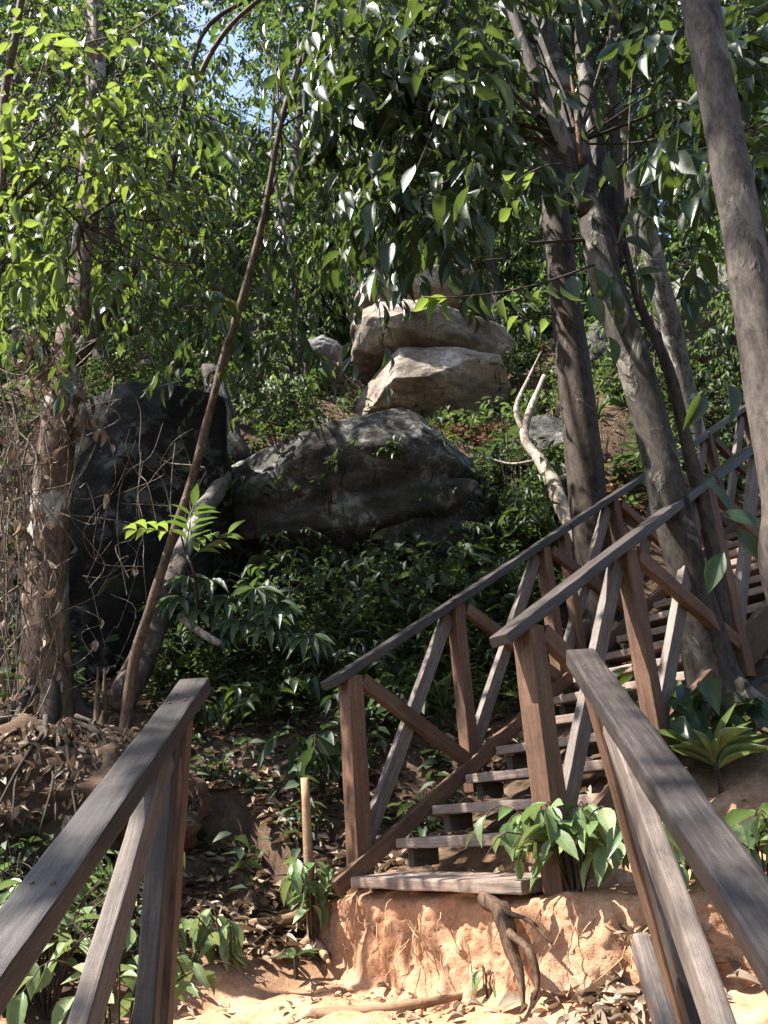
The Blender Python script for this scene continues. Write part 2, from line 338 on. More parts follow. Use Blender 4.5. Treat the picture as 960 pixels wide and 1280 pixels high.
# ------------------------------------------------------------------ terrain
O = V((-.2962, 4.6097, .5102)); HD = .8838
SD = V((math.sin(HD), math.cos(HD), 0)); SN = V((math.cos(HD), -math.sin(HD), 0)); STEP = SD*.28+V((0, 0, .1575)); SW = 1.265
NSTEP = 31
def ctl():
    c = []
    def a(px, py, d): p = P(px, py, d); c.append((p.x, p.y, p.z))
    a(300, 1160, 4.1); a(230, 1060, 5.0); a(330, 1010, 5.4); a(400, 1080, 4.9); a(120, 960, 5.8); a(60, 900, 6.2); a(260, 900, 6.3); a(400, 940, 6.0)
    a(150, 860, 7.0); a(330, 840, 6.9); a(450, 800, 7.2); a(560, 840, 6.7); a(300, 720, 8.2); a(450, 690, 8.6); a(560, 700, 8.3); a(640, 740, 7.6)
    a(700, 640, 8.3); a(650, 590, 9.0); a(690, 560, 9.4); a(580, 545, 10.0); a(450, 548, 10.2); a(300, 560, 9.6); a(230, 500, 10.0); a(120, 490, 9.6)
    a(770, 590, 8.6); a(820, 560, 9.2); a(880, 500, 10.5); a(740, 480, 11.5); a(640, 500, 11.6); a(380, 500, 11.6); a(180, 440, 12.5); a(350, 420, 13.8); a(700, 420, 13.5); a(530, 380, 14.5); a(860, 420, 13.); a(30, 470, 11.)
    a(890, 895, 4.7); a(940, 880, 4.6); a(900, 1010, 4.1); a(930, 1110, 3.5); a(760, 1170, 3.35); a(850, 1230, 2.9); a(960, 1000, 4.0); a(1000, 800, 5.0); a(1040, 700, 6.)
    a(-60, 960, 5.6); a(-100, 1060, 4.7); a(60, 1180, 4.0); a(0, 1240, 3.5); a(120, 1260, 3.5)
    for x in (-1.2, -.6, 0, .5, .95):
        for y in (2.75, 3.2): c.append((x, y, 0.))
    c += [(-1.0, 3.8, .12), (-.5, 3.9, .03), (-.75, 4.3, .2), (0, 3.7, 0), (.4, 3.35, 0)]
    for k in range(0, NSTEP, 3):
        for l in (-.5, .6, 1.7):
            p = O+STEP*k+SN*l; c.append((p.x, p.y, p.z-.28-(.12 if l > 1 else 0)))
    return np.array(c)
def base_h(x, y):
    u = y+.3*x
    h = np.where(u < 2.6, .47*(u-2.6), 0.); h = np.maximum(h, -4-.02*np.abs(u))
    s = np.clip(u-4.3, 0, None); h = h+np.where(s < 11.5, .62*s, .62*11.5+.1*(s-11.5)); return np.minimum(h, 16)
_C = ctl(); _cx, _cy = _C[:, 0], _C[:, 1]; _res = np.zeros(len(_C))
def _corr(x, y):
    x = np.atleast_1d(x); y = np.atleast_1d(y)
    w = np.exp(-((x[:, None]-_cx)**2+(y[:, None]-_cy)**2)/(2*.75**2)); return (w*_res).sum(1)/(w.sum(1)+.25)
for _ in range(14): _res += _C[:, 2]-base_h(_cx, _cy)-_corr(_cx, _cy)
def terr(x, y):
    x = np.atleast_1d(np.asarray(x, float)); y = np.atleast_1d(np.asarray(y, float))
    h = base_h(x, y)+_corr(x, y)
    rx, ry = x-O.x, y-O.y; t = (rx*SD.x+ry*SD.y)/.28; l = rx*SN.x+ry*SN.y
    on = (t > .35) & (t < NSTEP+1) & (l > -.12) & (l < SW+.12)
    h = np.where(on, np.minimum(h, O.z+t*.1575-.235), h)
    front = (t <= .35) & (t > -6) & (l > -1.6) & (l < 1.25); h = np.where(front & (h < 1.), np.minimum(h, .03+np.clip(-.1-l, 0, None)*.55), h)
    # lower flight corridor
    lo = (np.abs(x) < .75) & (y < 2.62); h = np.where(lo, np.minimum(h, .12-.527*(2.65-y)-.25), h)
    return h
def tz(x, y): return float(terr(x, y)[0])
def PG(px, py, dmin=1.5, dmax=30):   # first ground point seen at a pixel
    v = ray(px, py); v = v/v.y; d = np.arange(dmin, dmax, .03); x = CAM.x+v.x*d; y = CAM.y+v.y*d; z = CAM.z+v.z*d
    i = np.argmax(z < terr(x, y)); d = d[i] if z[i] < terr(x[i:i+1], y[i:i+1])[0] else dmax
    p = CAM+v*float(d); return V((p.x, p.y, tz(p.x, p.y)))
def build_ground():
    n = 380; s = np.linspace(-1, 1, n); sx = np.sinh(s*5.6)/np.sinh(5.6)*180; sy = 4.6+np.sinh(s*5.6)/np.sinh(5.6)*180
    X, Y = np.meshgrid(sx, sy); x = X.ravel(); y = Y.ravel(); z = terr(x, y)
    for i in range(len(x)):
        if abs(x[i]) < 14 and -4 < y[i] < 22: 
            q = V((x[i], y[i], 0)); z[i] += .05*noise.noise(q*2.1)+.03*noise.noise(q*6.)+.014*noise.noise(q*17)+.008*noise.noise(q*40)
    idx = np.arange(n*n).reshape(n, n); f = np.stack([idx[:-1, :-1], idx[:-1, 1:], idx[1:, 1:], idx[1:, :-1]], -1).reshape(-1)
    o = mesh_np('ground', np.stack([x, y, z], 1), f, np.full((n-1)**2, 4), M['soil'], None, True); tag(o, kind='structure')
    o['label'] = 'leaf strewn forest hillside under the stairs and boulders'; return o
build_ground()
# ground colour: orange earth on the landing and bank, dark litter soil elsewhere
def ground_mat():
    m, nt, b, N, L = new_mat('ground')
    vec = mapping(nt, (1, 1, 1)); a = tex(nt, 'Noise', 1.3, vec, 8, .65); f = tex(nt, 'Noise', 9, vec, 9, .7); g = tex(nt, 'Noise', 55, vec, 5, .75)
    so = ramp(nt, [(.3, (.045, .03, .02)), (.5, (.095, .062, .042)), (.72, (.17, .11, .075))], f.outputs['Fac'])
    di = ramp(nt, [(.3, (.33, .17, .095)), (.5, (.48, .275, .16)), (.7, (.6, .39, .26))], f.outputs['Fac'])
    at = N('ShaderNodeAttribute'); at.attribute_name = 'earth'
    k = N('ShaderNodeMath'); k.operation = 'MULTIPLY_ADD'; L(a.outputs['Fac'], k.inputs[0]); k.inputs[1].default_value = .8; L(at.outputs['Fac'], k.inputs[2])
    mk = ramp(nt, [(.75, (0, 0, 0)), (1.0, (1, 1, 1))], k.outputs[0]); col = mix(nt, so, di, mk)
    col = mix(nt, col, ramp(nt, [(.3, (.6, .58, .55)), (.65, (1.15, 1.15, 1.15))], g.outputs['Fac']), .8, 'MULTIPLY')
    L(col, b.inputs['Base Color']); b.inputs['Roughness'].default_value = .95; b.inputs['Specular IOR Level'].default_value = .1
    bump(nt, mix(nt, f.outputs['Color'], g.outputs['Color'], .45), 1., .035, b); return m
GR = bpy.data.objects['ground']; GR.data.materials[0] = ground_mat()
_co = np.empty(len(GR.data.vertices)*3, np.float32); GR.data.vertices.foreach_get('co', _co); _co = _co.reshape(-1, 3)
_d = np.sqrt(((_co[:, 0]-.15)/1.7)**2+((_co[:, 1]-3.2)/1.5)**2)
_a = GR.data.attributes.new('earth', 'FLOAT', 'POINT'); _a.data.foreach_set('value', np.clip(1.35-_d*.85, 0, 1).astype(np.float32))

# the worn earth bank under the first step
def earth_bank():
    pts = [V((-.75, 5.15, 0)), V((-.6, 4.9, 0)), V((-.42, 4.7, 0)), V((-.2, 4.5, 0)), V((.1, 4.1, 0)), V((.38, 3.72, 0)), V((.62, 3.42, 0)), V((.95, 3.2, 0)), V((1.35, 3.0, 0)), V((1.7, 2.75, 0))]
    top = [.3, .36, .42, .44, .44, .44, .46, .46, .44, .4]
    line = catmull(pts, 34); n = len(line); th = np.interp(np.linspace(0, len(pts)-1, n), range(len(pts)), top)
    prof = [(-.16, -.05), (-.09, .02), (-.04, .1), (-.01, .25), (.0, .4), (.01, .55), (.015, .7), (.02, .82), (.03, .92), (.08, .985), (.16, 1.0), (.3, 1.0), (.5, .99)]
    _t = np.linspace(0, len(prof)-1, 60); prof = list(zip(np.interp(_t, range(len(prof)), [q[0] for q in prof]), np.interp(_t, range(len(prof)), [q[1] for q in prof])))
    v = []
    for i, p in enumerate(line):
        t = (line[min(i+1, n-1)]-line[max(i-1, 0)]).normalized(); b = V((-t.y, t.x, 0))
        if b.y < 0: b = -b
        for o, h in prof:
            q = p+b*o+V((0, 0, h*th[i])); k = min(1, max(0, (h+.05)*3))
            q += -b*(.07*noise.noise(V((q.x*2.2, q.y*2.2, q.z*1.2)))+.045*noise.noise(V((q.x*7, q.y*7, q.z*3)))+.022*noise.noise(V((q.x*16, q.y*16, q.z*9)))+.035*abs(noise.noise(V((q.x*9+4, q.y*9, q.z*1.1))))+.012*noise.noise(q*38)+.006*noise.noise(q*80))*k
            q.z += .03*noise.noise(q*5)+.012*noise.noise(q*17); v.append(tuple(q))
    m = len(prof); f = []
    for i in range(n-1):
        for k in range(m-1): f += [i*m+k, (i+1)*m+k, (i+1)*m+k+1, i*m+k+1]
    o = mesh_np('earth_bank', v, f, [4]*(len(f)//4), M['dirt'], None, True); tag(o, 'eroded orange earth bank below the first wooden step', kind='structure')
earth_bank()

# ------------------------------------------------------------------ wooden beams
def beam(name, a, b, w, t, mat, parent, up=(0, 0, 1), bev=.006, warp=.004, label=None):
    a, b = V(a), V(b); x = (b-a); L = x.length; x.normalize(); up = V(up); y = up.cross(x).normalized(); z = x.cross(y)
    bm = bmesh.new(); bmesh.ops.create_cube(bm, size=1)
    for q in bm.verts: q.co = V((q.co.x*L, q.co.y*w, q.co.z*t))
    bmesh.ops.bevel(bm, geom=bm.edges[:], offset=bev, segments=2, profile=.6, affect='EDGES')
    n = max(2, int(L/.06)); 
    for i in range(1, n):
        bmesh.ops.bisect_plane(bm, geom=bm.verts[:]+bm.edges[:]+bm.faces[:], plane_co=(-L/2+L*i/n, 0, 0), plane_no=(1, 0, 0))
    s = random.uniform(0, 90); c1, c2 = random.uniform(-1, 1)*warp, random.uniform(-1, 1)*warp
    for q in bm.verts:
        u = q.co.x/L*2; q.co.y += (1-u*u)*c1; q.co.z += (1-u*u)*c2
        nn = noise.noise_vector(V((q.co.x*5+s, q.co.y*14, q.co.z*14)))*.0034; nn += noise.noise_vector(V((q.co.x*22+s, q.co.y*30, q.co.z*30)))*.0016; q.co += nn
    me = bpy.data.meshes.new(name); bm.to_mesh(me); bm.free(); me.materials.append(mat)
    for p in me.polygons: p.use_smooth = False
    o = bpy.data.objects.new(name, me); link(o, parent); c = (a+b)*.5
    place(o, parent, Matrix(((x.x, y.x, z.x, c.x), (x.y, y.y, z.y, c.y), (x.z, y.z, z.z, c.z), (0, 0, 0, 1))))
    if label: o['label'] = label
    return o
UP = V((0, 0, 1))
SLOPE = STEP.normalized()
# --- upper flight
st = empty('staircase', O, 'wooden stair flight of grey plank treads climbing the hill to the right', 'staircase')
for k in range(NSTEP):
    p = O+STEP*k; ov = .05 if k else .1
    l0 = .03 if k else .05
    a = p+SN*(l0+random.uniform(0, .012))+SD*.12-UP*.026; b = p+SN*(SW-.03)+SD*(.12+random.uniform(-.012, .012))-UP*(.026+random.uniform(-.006, .006))
    beam('tread', a, b, .27+random.uniform(-.015, .01) if k else .34, .05, M['tread'], st, bev=.008)
    for l in (.06, SW-.1):
        c = p+SN*l+SD*.2; q = beam('cleat', c-SD*.13-UP*.1, c+SD*.05-UP*.1, .05, .09, M['grey'], st)
for l in (-.012, SW+.012):
    dep = .085 if l < 0 else .2; q = -UP*(.0 if l < 0 else .08)
    a = O+SN*l-STEP*(.35 if l < 0 else -.3)+q; b = O+SN*l+STEP*(NSTEP)+q
    beam('stringer', a, b, .045, dep, M['brown'], st)
def post(t, l, hgt, root, w=.115, base=-.18, mat='brown', lean=(0, 0)):
    p = O+STEP*t+SN*l
    return beam('post', p+UP*base, p+UP*(hgt-.028)+V((lean[0], lean[1], 0)), w, w, M[mat], root, up=SD)
def rail_side(l, ts, root, plank_splits, hgt=1.01, inn=1):
    for t0, t1 in plank_splits:
        beam('handrail', O+STEP*t0+SN*l+UP*hgt, O+STEP*t1+SN*l+UP*hgt, .115, .05, M['rail'], root, warp=.012)
    for t in ts: post(t, l, hgt, root, w=.104 if t < 1 else .086)
    for i in range(len(ts)-1):
        t0, t1 = ts[i], ts[i+1]; q = .05
        A0 = O+STEP*(t0+.22)+SN*(l+.027)+UP*(hgt-.09); A1 = O+STEP*(t1-.22)+SN*(l+.027)+UP*.04
        B0 = O+STEP*(t0+.22)+SN*(l-.027)+UP*.06; B1 = O+STEP*(t1-.2)+SN*(l-.027)+UP*(hgt-.07)
        beam('brace', A0, A1, .048, .085, M['brown'], root); beam('brace', B0, B1, .048, .085, M['grey'], root)
ra = empty('stair_railing', O, 'cross braced wooden railing on the far side of the upper stairs', 'railing')
rail_side(-.06, [.35, 3.5, 6.9, 10.4, 13.7, 16.9, 20.2, 23.4], ra, [(-.22, 7.95), (8.0, 16.6), (16.65, 23.8)])
beam('post', O+STEP*7.85-SN*.06-UP*.15, O+STEP*7.85-SN*.06+UP*.98, .07, .07, M['brown'], ra, up=SD)
rb = empty('stair_railing', O+SN*SW, 'cross braced wooden railing on the near side of the upper stairs', 'railing')
rail_side(SW+.05, [.3, 3.3, 6.7, 9.9, 13.2, 16.5, 19.8], rb, [(-.38, 6.9), (6.95, 14.0), (14.05, 20.2)])

# --- lower flight the photographer stands on
H2, S2, FY, FZ, FX, FW = .0373, .4849, 2.6992, 1.2554, -.0307, 1.2652
D2 = V((math.sin(H2), math.cos(H2), math.tan(S2))); N2 = V((math.cos(H2), -math.sin(H2), 0)); E2 = V((FX, FY, FZ))
lf = empty('staircase', (0, 1.2, -.6), 'lower wooden stair flight leading up to the earth landing', 'staircase')
for k in range(13):
    c = E2-D2*(.09+.29*k)-UP*1.13; beam('tread', c-N2*.57, c+N2*.57, .27, .05, M['tread'], lf)
for s in (-1, 1):
    c = E2+N2*s*.6-UP*1.2; beam('stringer', c-D2*.05, c-D2*3.7, .045, .25, M['brown'], lf)
def low_rail(s, lab):
    A = E2+N2*s*FW/2; r = empty('stair_railing', A, lab, 'railing')
    beam('handrail', A-UP*.03+D2*.02, A-D2*3.6-UP*.03, .1 if s < 0 else .092, .055, M['rail'], r, warp=.006, bev=.008)
    for t in (.14, 1.5, 2.9):
        p = A-D2*t+N2*s*.012; ln = V((.14 if s > 0 else -.05, -.06, 0)); beam('post', p-UP*1.3+ln, p-UP*.062, .075, .085, M['brown'], r, up=(1, 0, 0))
        if t < 1: beam('post', p-V((0, .083, 1.3))+ln, p-V((0, .083, .11)), .06, .06, M['rail'], r, up=(1, 0, 0))
    if s > 0: beam('brace', P(799, 1174, 2.4), P(866, 1390, 2.15), .045, .075, M['grey'], r, bev=.012)
    for t0, t1 in ((.3, 1.6), (1.75, 2.8)):
        a = A-D2*t0+N2*s*.0-UP*.1; b = A-D2*(t1+(.1 if s > 0 else 0))+N2*s*.02-UP*1.05
        beam('brace', a, b, .045, .085, M['grey'], r)
        a = A-D2*(t0+.0)+N2*s*.075-UP*1.05; b = A-D2*t1+N2*s*.075-UP*.1
        beam('brace', a, b, .05, .09, M['grey'], r)
def nail(p, n, root):
    bm = bmesh.new(); bmesh.ops.create_cone(bm, cap_ends=True, segments=10, radius1=.006, radius2=.004, depth=.004); me = bpy.data.meshes.new('nail'); bm.to_mesh(me); bm.free(); me.materials.append(M['nail'])
    o = bpy.data.objects.new('nail', me); link(o, root); place(o, root, Matrix.Translation(p) @ V(n).to_track_quat('Z', 'Y').to_matrix().to_4x4())
M['nail'] = bark_mat('rusty_steel', (.12, .07, .045), (.2, .16, .13), (.05, .03, .02), 30, .55, bumpd=.001)
low_rail(-1, 'dark topped railing of the lower stairs, beside the dead leaf mound'); low_rail(1, 'dark topped railing of the lower stairs, beside the glossy strappy plant')

for root, l, ts in ((ra, -.06, [.35, 3.5, 6.9]), (rb, SW+.05, [.3, 3.3])):
    tn = SLOPE.cross(SN); tn = tn if tn.z > 0 else -tn
    for tt in ts:
        for dx in (-.025, .028): nail(O+STEP*(tt+random.uniform(-.1, .1))+SN*(l+dx)+UP*1.01+tn*.0265, tn, root)
for o_ in [q for q in bpy.data.objects if q.name.startswith('stair_railing')][2:4]:
    tn = D2.cross(N2); tn = (tn if tn.z > 0 else -tn).normalized()
    for dt in (.12, .17, 1.02):
        for dx in (-.022, .022): nail(V(o_.location)-D2*(dt+random.uniform(-.02, .02))+N2*dx-UP*.03+tn*.0285, tn, o_)
# ------------------------------------------------------------------ rocks
def rock(name, c, rad, mat, label, seed=0, rotz=0, tilt=0, strata=.06, sf=3., lump=.28, cracks=(), box=.0, sub=6, cat='boulder', nf=15):
    bm = bmesh.new(); bmesh.ops.create_icosphere(bm, subdivisions=sub, radius=1)
    R = Matrix.Rotation(rotz, 3, 'Z') @ Matrix.Rotation(tilt, 3, 'Y'); sv = V((seed*3.7, seed*1.9, seed*.7))
    rr = random.Random(seed); facets = []
    for i in range(nf):
        m_ = V((rr.gauss(0, 1), rr.gauss(0, 1), rr.gauss(0, 1))).normalized(); facets.append((m_, rr.uniform(.74, .96)))
    for q in bm.verts:
        n = q.co.normalized(); p = n.copy()
        if box:
            mx = max(abs(p.x), abs(p.y), abs(p.z)); p = p.lerp(p/mx, box)
        r = 1+lump*noise.noise(n*1.3+sv)+lump*.35*noise.noise(n*2.7+sv)+.02*noise.noise(n*6+sv)
        p = p*r
        for m_, c_ in facets:
            e_ = p.dot(m_)-c_-.018*noise.noise(n*4+sv+m_*5)
            if e_ > 0: p -= m_*e_*.92
        P3 = V((p.x*rad[0], p.y*rad[1], p.z*rad[2]))
        s = strata*(noise.noise(V((P3.z*sf+.35*noise.noise(P3*1.2+sv), seed, 0)))); k = 1+s
        for cz, cdp, cw in cracks:
            zz = P3.z-cz-.12*noise.noise(P3*.9+sv)-.05*P3.x; cdp = cdp*max(0, .55+.45*P3.x/rad[0]+.9*noise.noise(P3*1.7+sv*2)); k -= cdp*math.exp(-(zz/cw)**2)
        P3 = V((P3.x*k, P3.y*k, P3.z))
        P3 += n*(.014*noise.noise(P3*5+sv)+.012*noise.noise(P3*12+sv)+.007*noise.noise(P3*30+sv)); q.co = R @ P3
    me = bpy.data.meshes.new(name); bm.to_mesh(me); bm.free(); me.materials.append(mat)
    for p in me.polygons: p.use_smooth = True
    o = bpy.data.objects.new(name, me); o.location = c; link(o); tag(o, label, cat, 'sandstone boulders on the hillside'); return o
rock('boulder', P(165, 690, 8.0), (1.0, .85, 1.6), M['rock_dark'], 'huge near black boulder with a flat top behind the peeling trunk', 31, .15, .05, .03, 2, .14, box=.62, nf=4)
rock('boulder', P(438, 618, 8.6), (1.6, 1.0, .76), M['rock_mid'], 'long dark lichen spotted boulder overhanging the ferny slope', 5, .05, -.13, .025, 2.5, .15, cracks=((-.3, .14, .08),), box=.42, nf=9)
rock('boulder', P(545, 665, 8.8), (1.0, .8, .62), M['rock_mid'], 'low grey rock face tucked under the long lichen boulder', 9, .3, 0, .06, 4, .2, box=.45)
rk = rock('boulder', P(540, 508, 11.45), (1.32, 1.15, .62), M['rock_pale'], 'big sunlit pale sandstone stack with a dark horizontal crack', 41, .1, .03, .012, 1.6, .16, box=.4, nf=8)
sl = rock('slab', V((0, 0, 0)), (1.3, 1.15, .56), M['rock_pale'], None, 44, .5, .12, .012, 1.6, .18, box=.35, nf=8); sl.location = P(532, 437, 11.55)-rk.location; sl.parent = rk
for k_ in ('label', 'category', 'group'):
    if k_ in sl: del sl[k_]
rock('boulder', P(516, 374, 12.3), (1.1, .9, .42), M['rock_pale'], 'smaller pale cap rock resting behind the top of the sunlit stack', 14, .1, -.12, .02, 2, .2, box=.25, nf=8)
rock('boulder', P(402, 455, 11.6), (.4, .55, .42), M['rock_grey'], 'small dark rounded rock left of the sunlit sandstone boulder', 17, 0, 0, .04, 4, .2)
rock('boulder', P(880, 405, 12.0), (1., 1., .95), M['rock_grey'], 'grey rough rock high on the slope behind the thin grey trunk', 21, 0, 0, .06, 4, .22)
rock('boulder', P(690, 575, 9.6), (.6, .6, .55), M['rock_mid'], 'mossy dark rock beside the fallen bleached branch', 23, 0, 0, .05, 4, .2)
rock('boulder', P(745, 470, 12.4), (.72, .8, .95), M['rock_mid'], 'shaded rock block between the straight dark trunk and the sunlit boulder', 25, 0, 0, .05, 4, .2, box=.4)
# ------------------------------------------------------------------ openings that let the sun through
for px, py, d, r in [(545, 1180, 4.2, .45), (500, 1260, 3.7, .5), (300, 1270, 3.4, .3), (700, 1260, 3.2, .3), (350, 1255, 3.7, .25), (250, 1270, 3.5, .2), (520, 1110, 4.5, .3), (580, 1055, 4.5, .26), (600, 1010, 4.7, .2), (620, 970, 5., .16), (620, 1268, 3.4, .2),
    (650, 960, 3.7, .13), (640, 860, 3.7, .1), (660, 775, 3.8, .14), (640, 1010, 4.9, .13), (700, 1055, 3.6, .16), (740, 1100, 3.3, .28), (770, 1170, 3.1, .22),
    (225, 870, 2.6, .12), (120, 1000, 2.1, .07), (740, 835, 2.6, .12), (790, 905, 2.3, .06), (900, 1150, 1.9, .1), (750, 1010, 3.9, .1),
    (530, 430, 11.3, 1.3), (490, 370, 12., 1.0), (540, 500, 11.3, 1.), (590, 540, 10.2, .5), (560, 548, 10.0, .4), (660, 570, 9.0, .3), (690, 620, 8.2, .3), (430, 480, 11.2, .4),
    (250, 630, 7.0, .3), (180, 660, 5.2, .22), (250, 680, 5.4, .22), (330, 740, 6.2, .3), (60, 620, 6.2, .3), (50, 480, 6.2, .25), (110, 430, 6.2, .2),
    (100, 1170, 3.4, .6), (40, 1230, 3., .5), (270, 1170, 4., .2), (390, 1080, 4.2, .4), (385, 990, 4.3, .2), (270, 1230, 3.9, .3), (80, 960, 5.5, .35), (270, 900, 5.9, .2),
    (100, 150, 4.2, .75), (60, 250, 4.3, .75), (170, 220, 4.4, .65), (40, 350, 4.3, .65), (150, 330, 4.5, .35), (260, 280, 4.6, .3), (270, 380, 4.8, .3),
    (540, 390, 3.7, .45), (650, 250, 3.6, .3), (600, 380, 3.7, .3), (870, 300, 1.8, .12), (930, 500, 1.8, .1), (725, 160, 4.4, .12), (700, 110, 4.7, .2), (738, 250, 4.55, .16), (685, 50, 4.75, .2), (60, 700, 6.0, .2), (650, 850, 3.6, .14), (655, 940, 3.6, .14), (800, 250, 7.8, .3),
    (800, 470, 4.5, .2), (830, 640, 4.5, .14), (540, 150, 4.4, .14), (500, 250, 6.5, .5), (360, 480, 10., .8), (360, 380, 11, 1.), (640, 310, 9, .5), (820, 320, 11, .9), (280, 470, 9.5, .5),
    (560, 410, 11, .6), (800, 610, 9., .6), (860, 540, 9.2, .5), (150, 480, 9.8, .4), (910, 960, 4., .3), (940, 890, 4.2, .25), (740, 1010, 3.7, .1), (710, 980, 3.8, .1), (620, 970, 5.1, .1), (760, 730, 4.4, .1), (700, 730, 4.1, .1), (420, 960, 5.2, .2), (300, 980, 5.5, .2), (340, 1110, 4.4, .2), (230, 330, 4.4, .25), (120, 60, 4.5, .25)]:
    gap(P(px, py, d), r)
for k in range(7): gap(O+STEP*k+SN*.75+UP*.05, .26)
for px, py in [(60, 1262), (20, 1225), (150, 1275), (100, 1200), (180, 1235), (75, 1190)]: gap(PG(px, py)+UP*.35, .5)

def leaves_of(root, lb, sb, tpl, mat, carve=True):
    if sb: sb.build('branch_sprays', M['twig'], root, carve)
    return lb.build('crown', tpl, M[mat], root, carve)
DENS = 2.45
def px_blobs(lb, sb, rows, ll, nleaf=8, tl=.4, lw=.38, droop=.6, hub=None, dens=1.0):
    for px, py, d, r, n in rows:
        blob(lb, sb, P(px, py, d), (r*1.15, r*1.3, r*1.1), max(1, int(n*dens*DENS)), ll, nleaf, tl, lw, droop, .0035, hub)

# --- 1 the big mottled leaning tree beside the stairs
b0 = P(905, 905, 4.75); b0.z = tz(b0.x, b0.y)
T = empty('forest_tree', b0, 'big leaning tree with mottled peeling bark beside the stair railing', 'tree', 'trees around the stairs')
tb = TubeBuf()
main = [b0-UP*.25+V((.05, 0, 0)), b0+V((0, 0, .05)), P(880, 800, 4.7), P(845, 660, 4.6), P(818, 540, 4.6), P(785, 430, 4.6), P(752, 330, 4.65), P(733, 240, 4.7), P(705, 120, 4.8), P(672, 20, 4.9), P(630, -90, 5.1), P(600, -220, 5.5), P(580, -330, 6.)]
tb.tube(main, [.24, .155, .122, .11, .105, .102, .1, .088, .085, .08, .07, .05, .03], 20, 6, .09, 5, 3, flute=.06)
tb.build('trunk', M['bark_pale'], T)
tb = TubeBuf()
tb.tube([P(756, 345, 4.72), P(752, 240, 4.9), P(735, 120, 5.1), P(728, 20, 5.2), P(735, -120, 5.5), P(745, -300, 5.8)], [.1, .08, .07, .065, .05, .03], 14, 5, .08, 5, 8)
tb.build('limb', M['bark_pale'], T)
one_tube('limb', [P(735, 270, 4.66), P(710, 190, 4.6), P(668, 90, 4.6), P(640, 10, 4.7), P(610, -90, 4.9)], [.06, .052, .045, .042, .03], M['bark_pale'], T, sides=12, bump=.08, freq=6, seed=5)
one_tube('limb', [P(770, 330, 4.75), P(772, 220, 4.9), P(765, 100, 5.0), P(770, -60, 5.2)], [.05, .045, .04, .03], M['bark_dark'], T, sides=10, bump=.08, freq=6, seed=9)
one_tube('torn_bark', [P(726, 205, 4.55), P(722, 160, 4.56), P(716, 112, 4.62), P(713, 95, 4.66)], [.016, .02, .014, .004], M['torn'], T, sides=8, bump=.2, freq=14)
one_tube('climbing_stem', [P(915, 880, 4.8), P(893, 700, 4.72), P(860, 560, 4.72), P(835, 460, 4.72), P(800, 380, 4.72), P(780, 300, 4.8)], [.06, .045, .04, .035, .03, .02], M['bark_dark'], T, sides=9, bump=.1, freq=8)
lb, sb = LeafBuf(), SegBuf(); hub = P(720, 180, 4.7)
px_blobs(lb, sb, [(560, 60, 4.5, .3, 9), (575, 110, 4.3, .3, 9), (500, 110, 4.6, .35, 9), (560, 180, 4.4, .3, 9), (500, 200, 4.8, .3, 8), (570, 225, 4.3, .28, 8), (545, 250, 4.6, .28, 6), (585, 290, 4.5, .22, 4), (470, 250, 5., .3, 5),
   (580, 40, 4.4, .3, 7), (800, 40, 5.6, .4, 10), (860, 120, 4.2, .3, 6), (800, 160, 5.6, .3, 6), (930, 60, 3.6, .35, 10), (940, 170, 3.4, .3, 7), (745, 20, 5.8, .4, 8), (835, 260, 5.6, .25, 3), (520, 20, 4.6, .35, 10), (450, 60, 5., .4, 10), (590, -10, 4.6, .4, 10), (680, -20, 5.4, .4, 9), (860, 10, 5., .4, 9), (440, 120, 5.2, .35, 8), (490, 60, 5., .35, 8), (880, 80, 4.6, .35, 7), (900, 200, 4.4, .3, 5), (540, 130, 5.2, .4, 9), (620, 180, 5.6, .3, 7), (470, 190, 5.6, .35, 7)], .215, 8, .5, .36, 1.0, hub)
# hanging strand before the boulders
sb.path([P(560, 120, 4.5), P(500, 260, 4.6), P(470, 350, 4.6), P(480, 440, 4.6)], .006, .003)
for a, b, c in [((735, 230, 4.7), (640, 170, 4.6), (520, 140, 4.6)), ((730, 300, 4.65), (640, 320, 4.4), (540, 310, 4.5)), ((715, 160, 4.75), (620, 90, 4.6), (470, 100, 5.)), ((740, 250, 4.8), (820, 180, 4.3), (900, 130, 3.9)), ((690, 60, 4.9), (600, 30, 4.7), (460, 60, 5.))]:
    sb.path(catmull([P(*a), P(*b)+rv(.05), P(*c)], 5), .016, .005)
leaves_of(T, lb, sb, 'big', 'leaf_big')
lb, sb = LeafBuf(), SegBuf()
for px, py in [(430, 300), (450, 330), (470, 360), (480, 400), (455, 390), (490, 430), (440, 420), (485, 460), (440, 360), (520, 330), (560, 320), (495, 350), (600, 330)]:
    twig(lb, sb, P(px, py, 4.6), (random.uniform(-.4, .4), 0, -.9), .22, 4, .17, .34, 1.2)
lb.build('foliage', 'big', M['leaf_big'], T, 'stairs')
# spray of leaves, tinted as sunlit, reaching over the sunlit boulder
lb, sb = LeafBuf(), SegBuf(); sb.path(catmull([P(745, 330, 4.6), P(690, 350, 4.2), P(630, 365, 3.8), P(560, 372, 3.7), P(530, 372, 3.65)], 4), .008, .003)
for px, py, dx, dz in [(560, 372, -1, -.1), (552, 374, -.5, -.5), (545, 372, -.9, -.45), (590, 368, -.1, -1), (600, 370, .3, -1), (578, 366, -.2, .25), (628, 372, -.1, -1), (640, 370, .2, -1), (660, 362, .2, -1), (675, 362, -.4, -.9), (690, 352, -.1, -1), (700, 356, .4, -.8), (648, 395, -.7, -.7), (665, 400, -.4, -.8), (690, 400, -.6, -.5), (560, 376, -.25, -.9)]:
    lb.add(P(px, py, 3.7), (dx, random.uniform(-.3, .2), dz), (random.uniform(-1, -.6), random.uniform(.3, .8), random.uniform(.1, .5)), random.uniform(.13, .17), random.uniform(.055, .07))
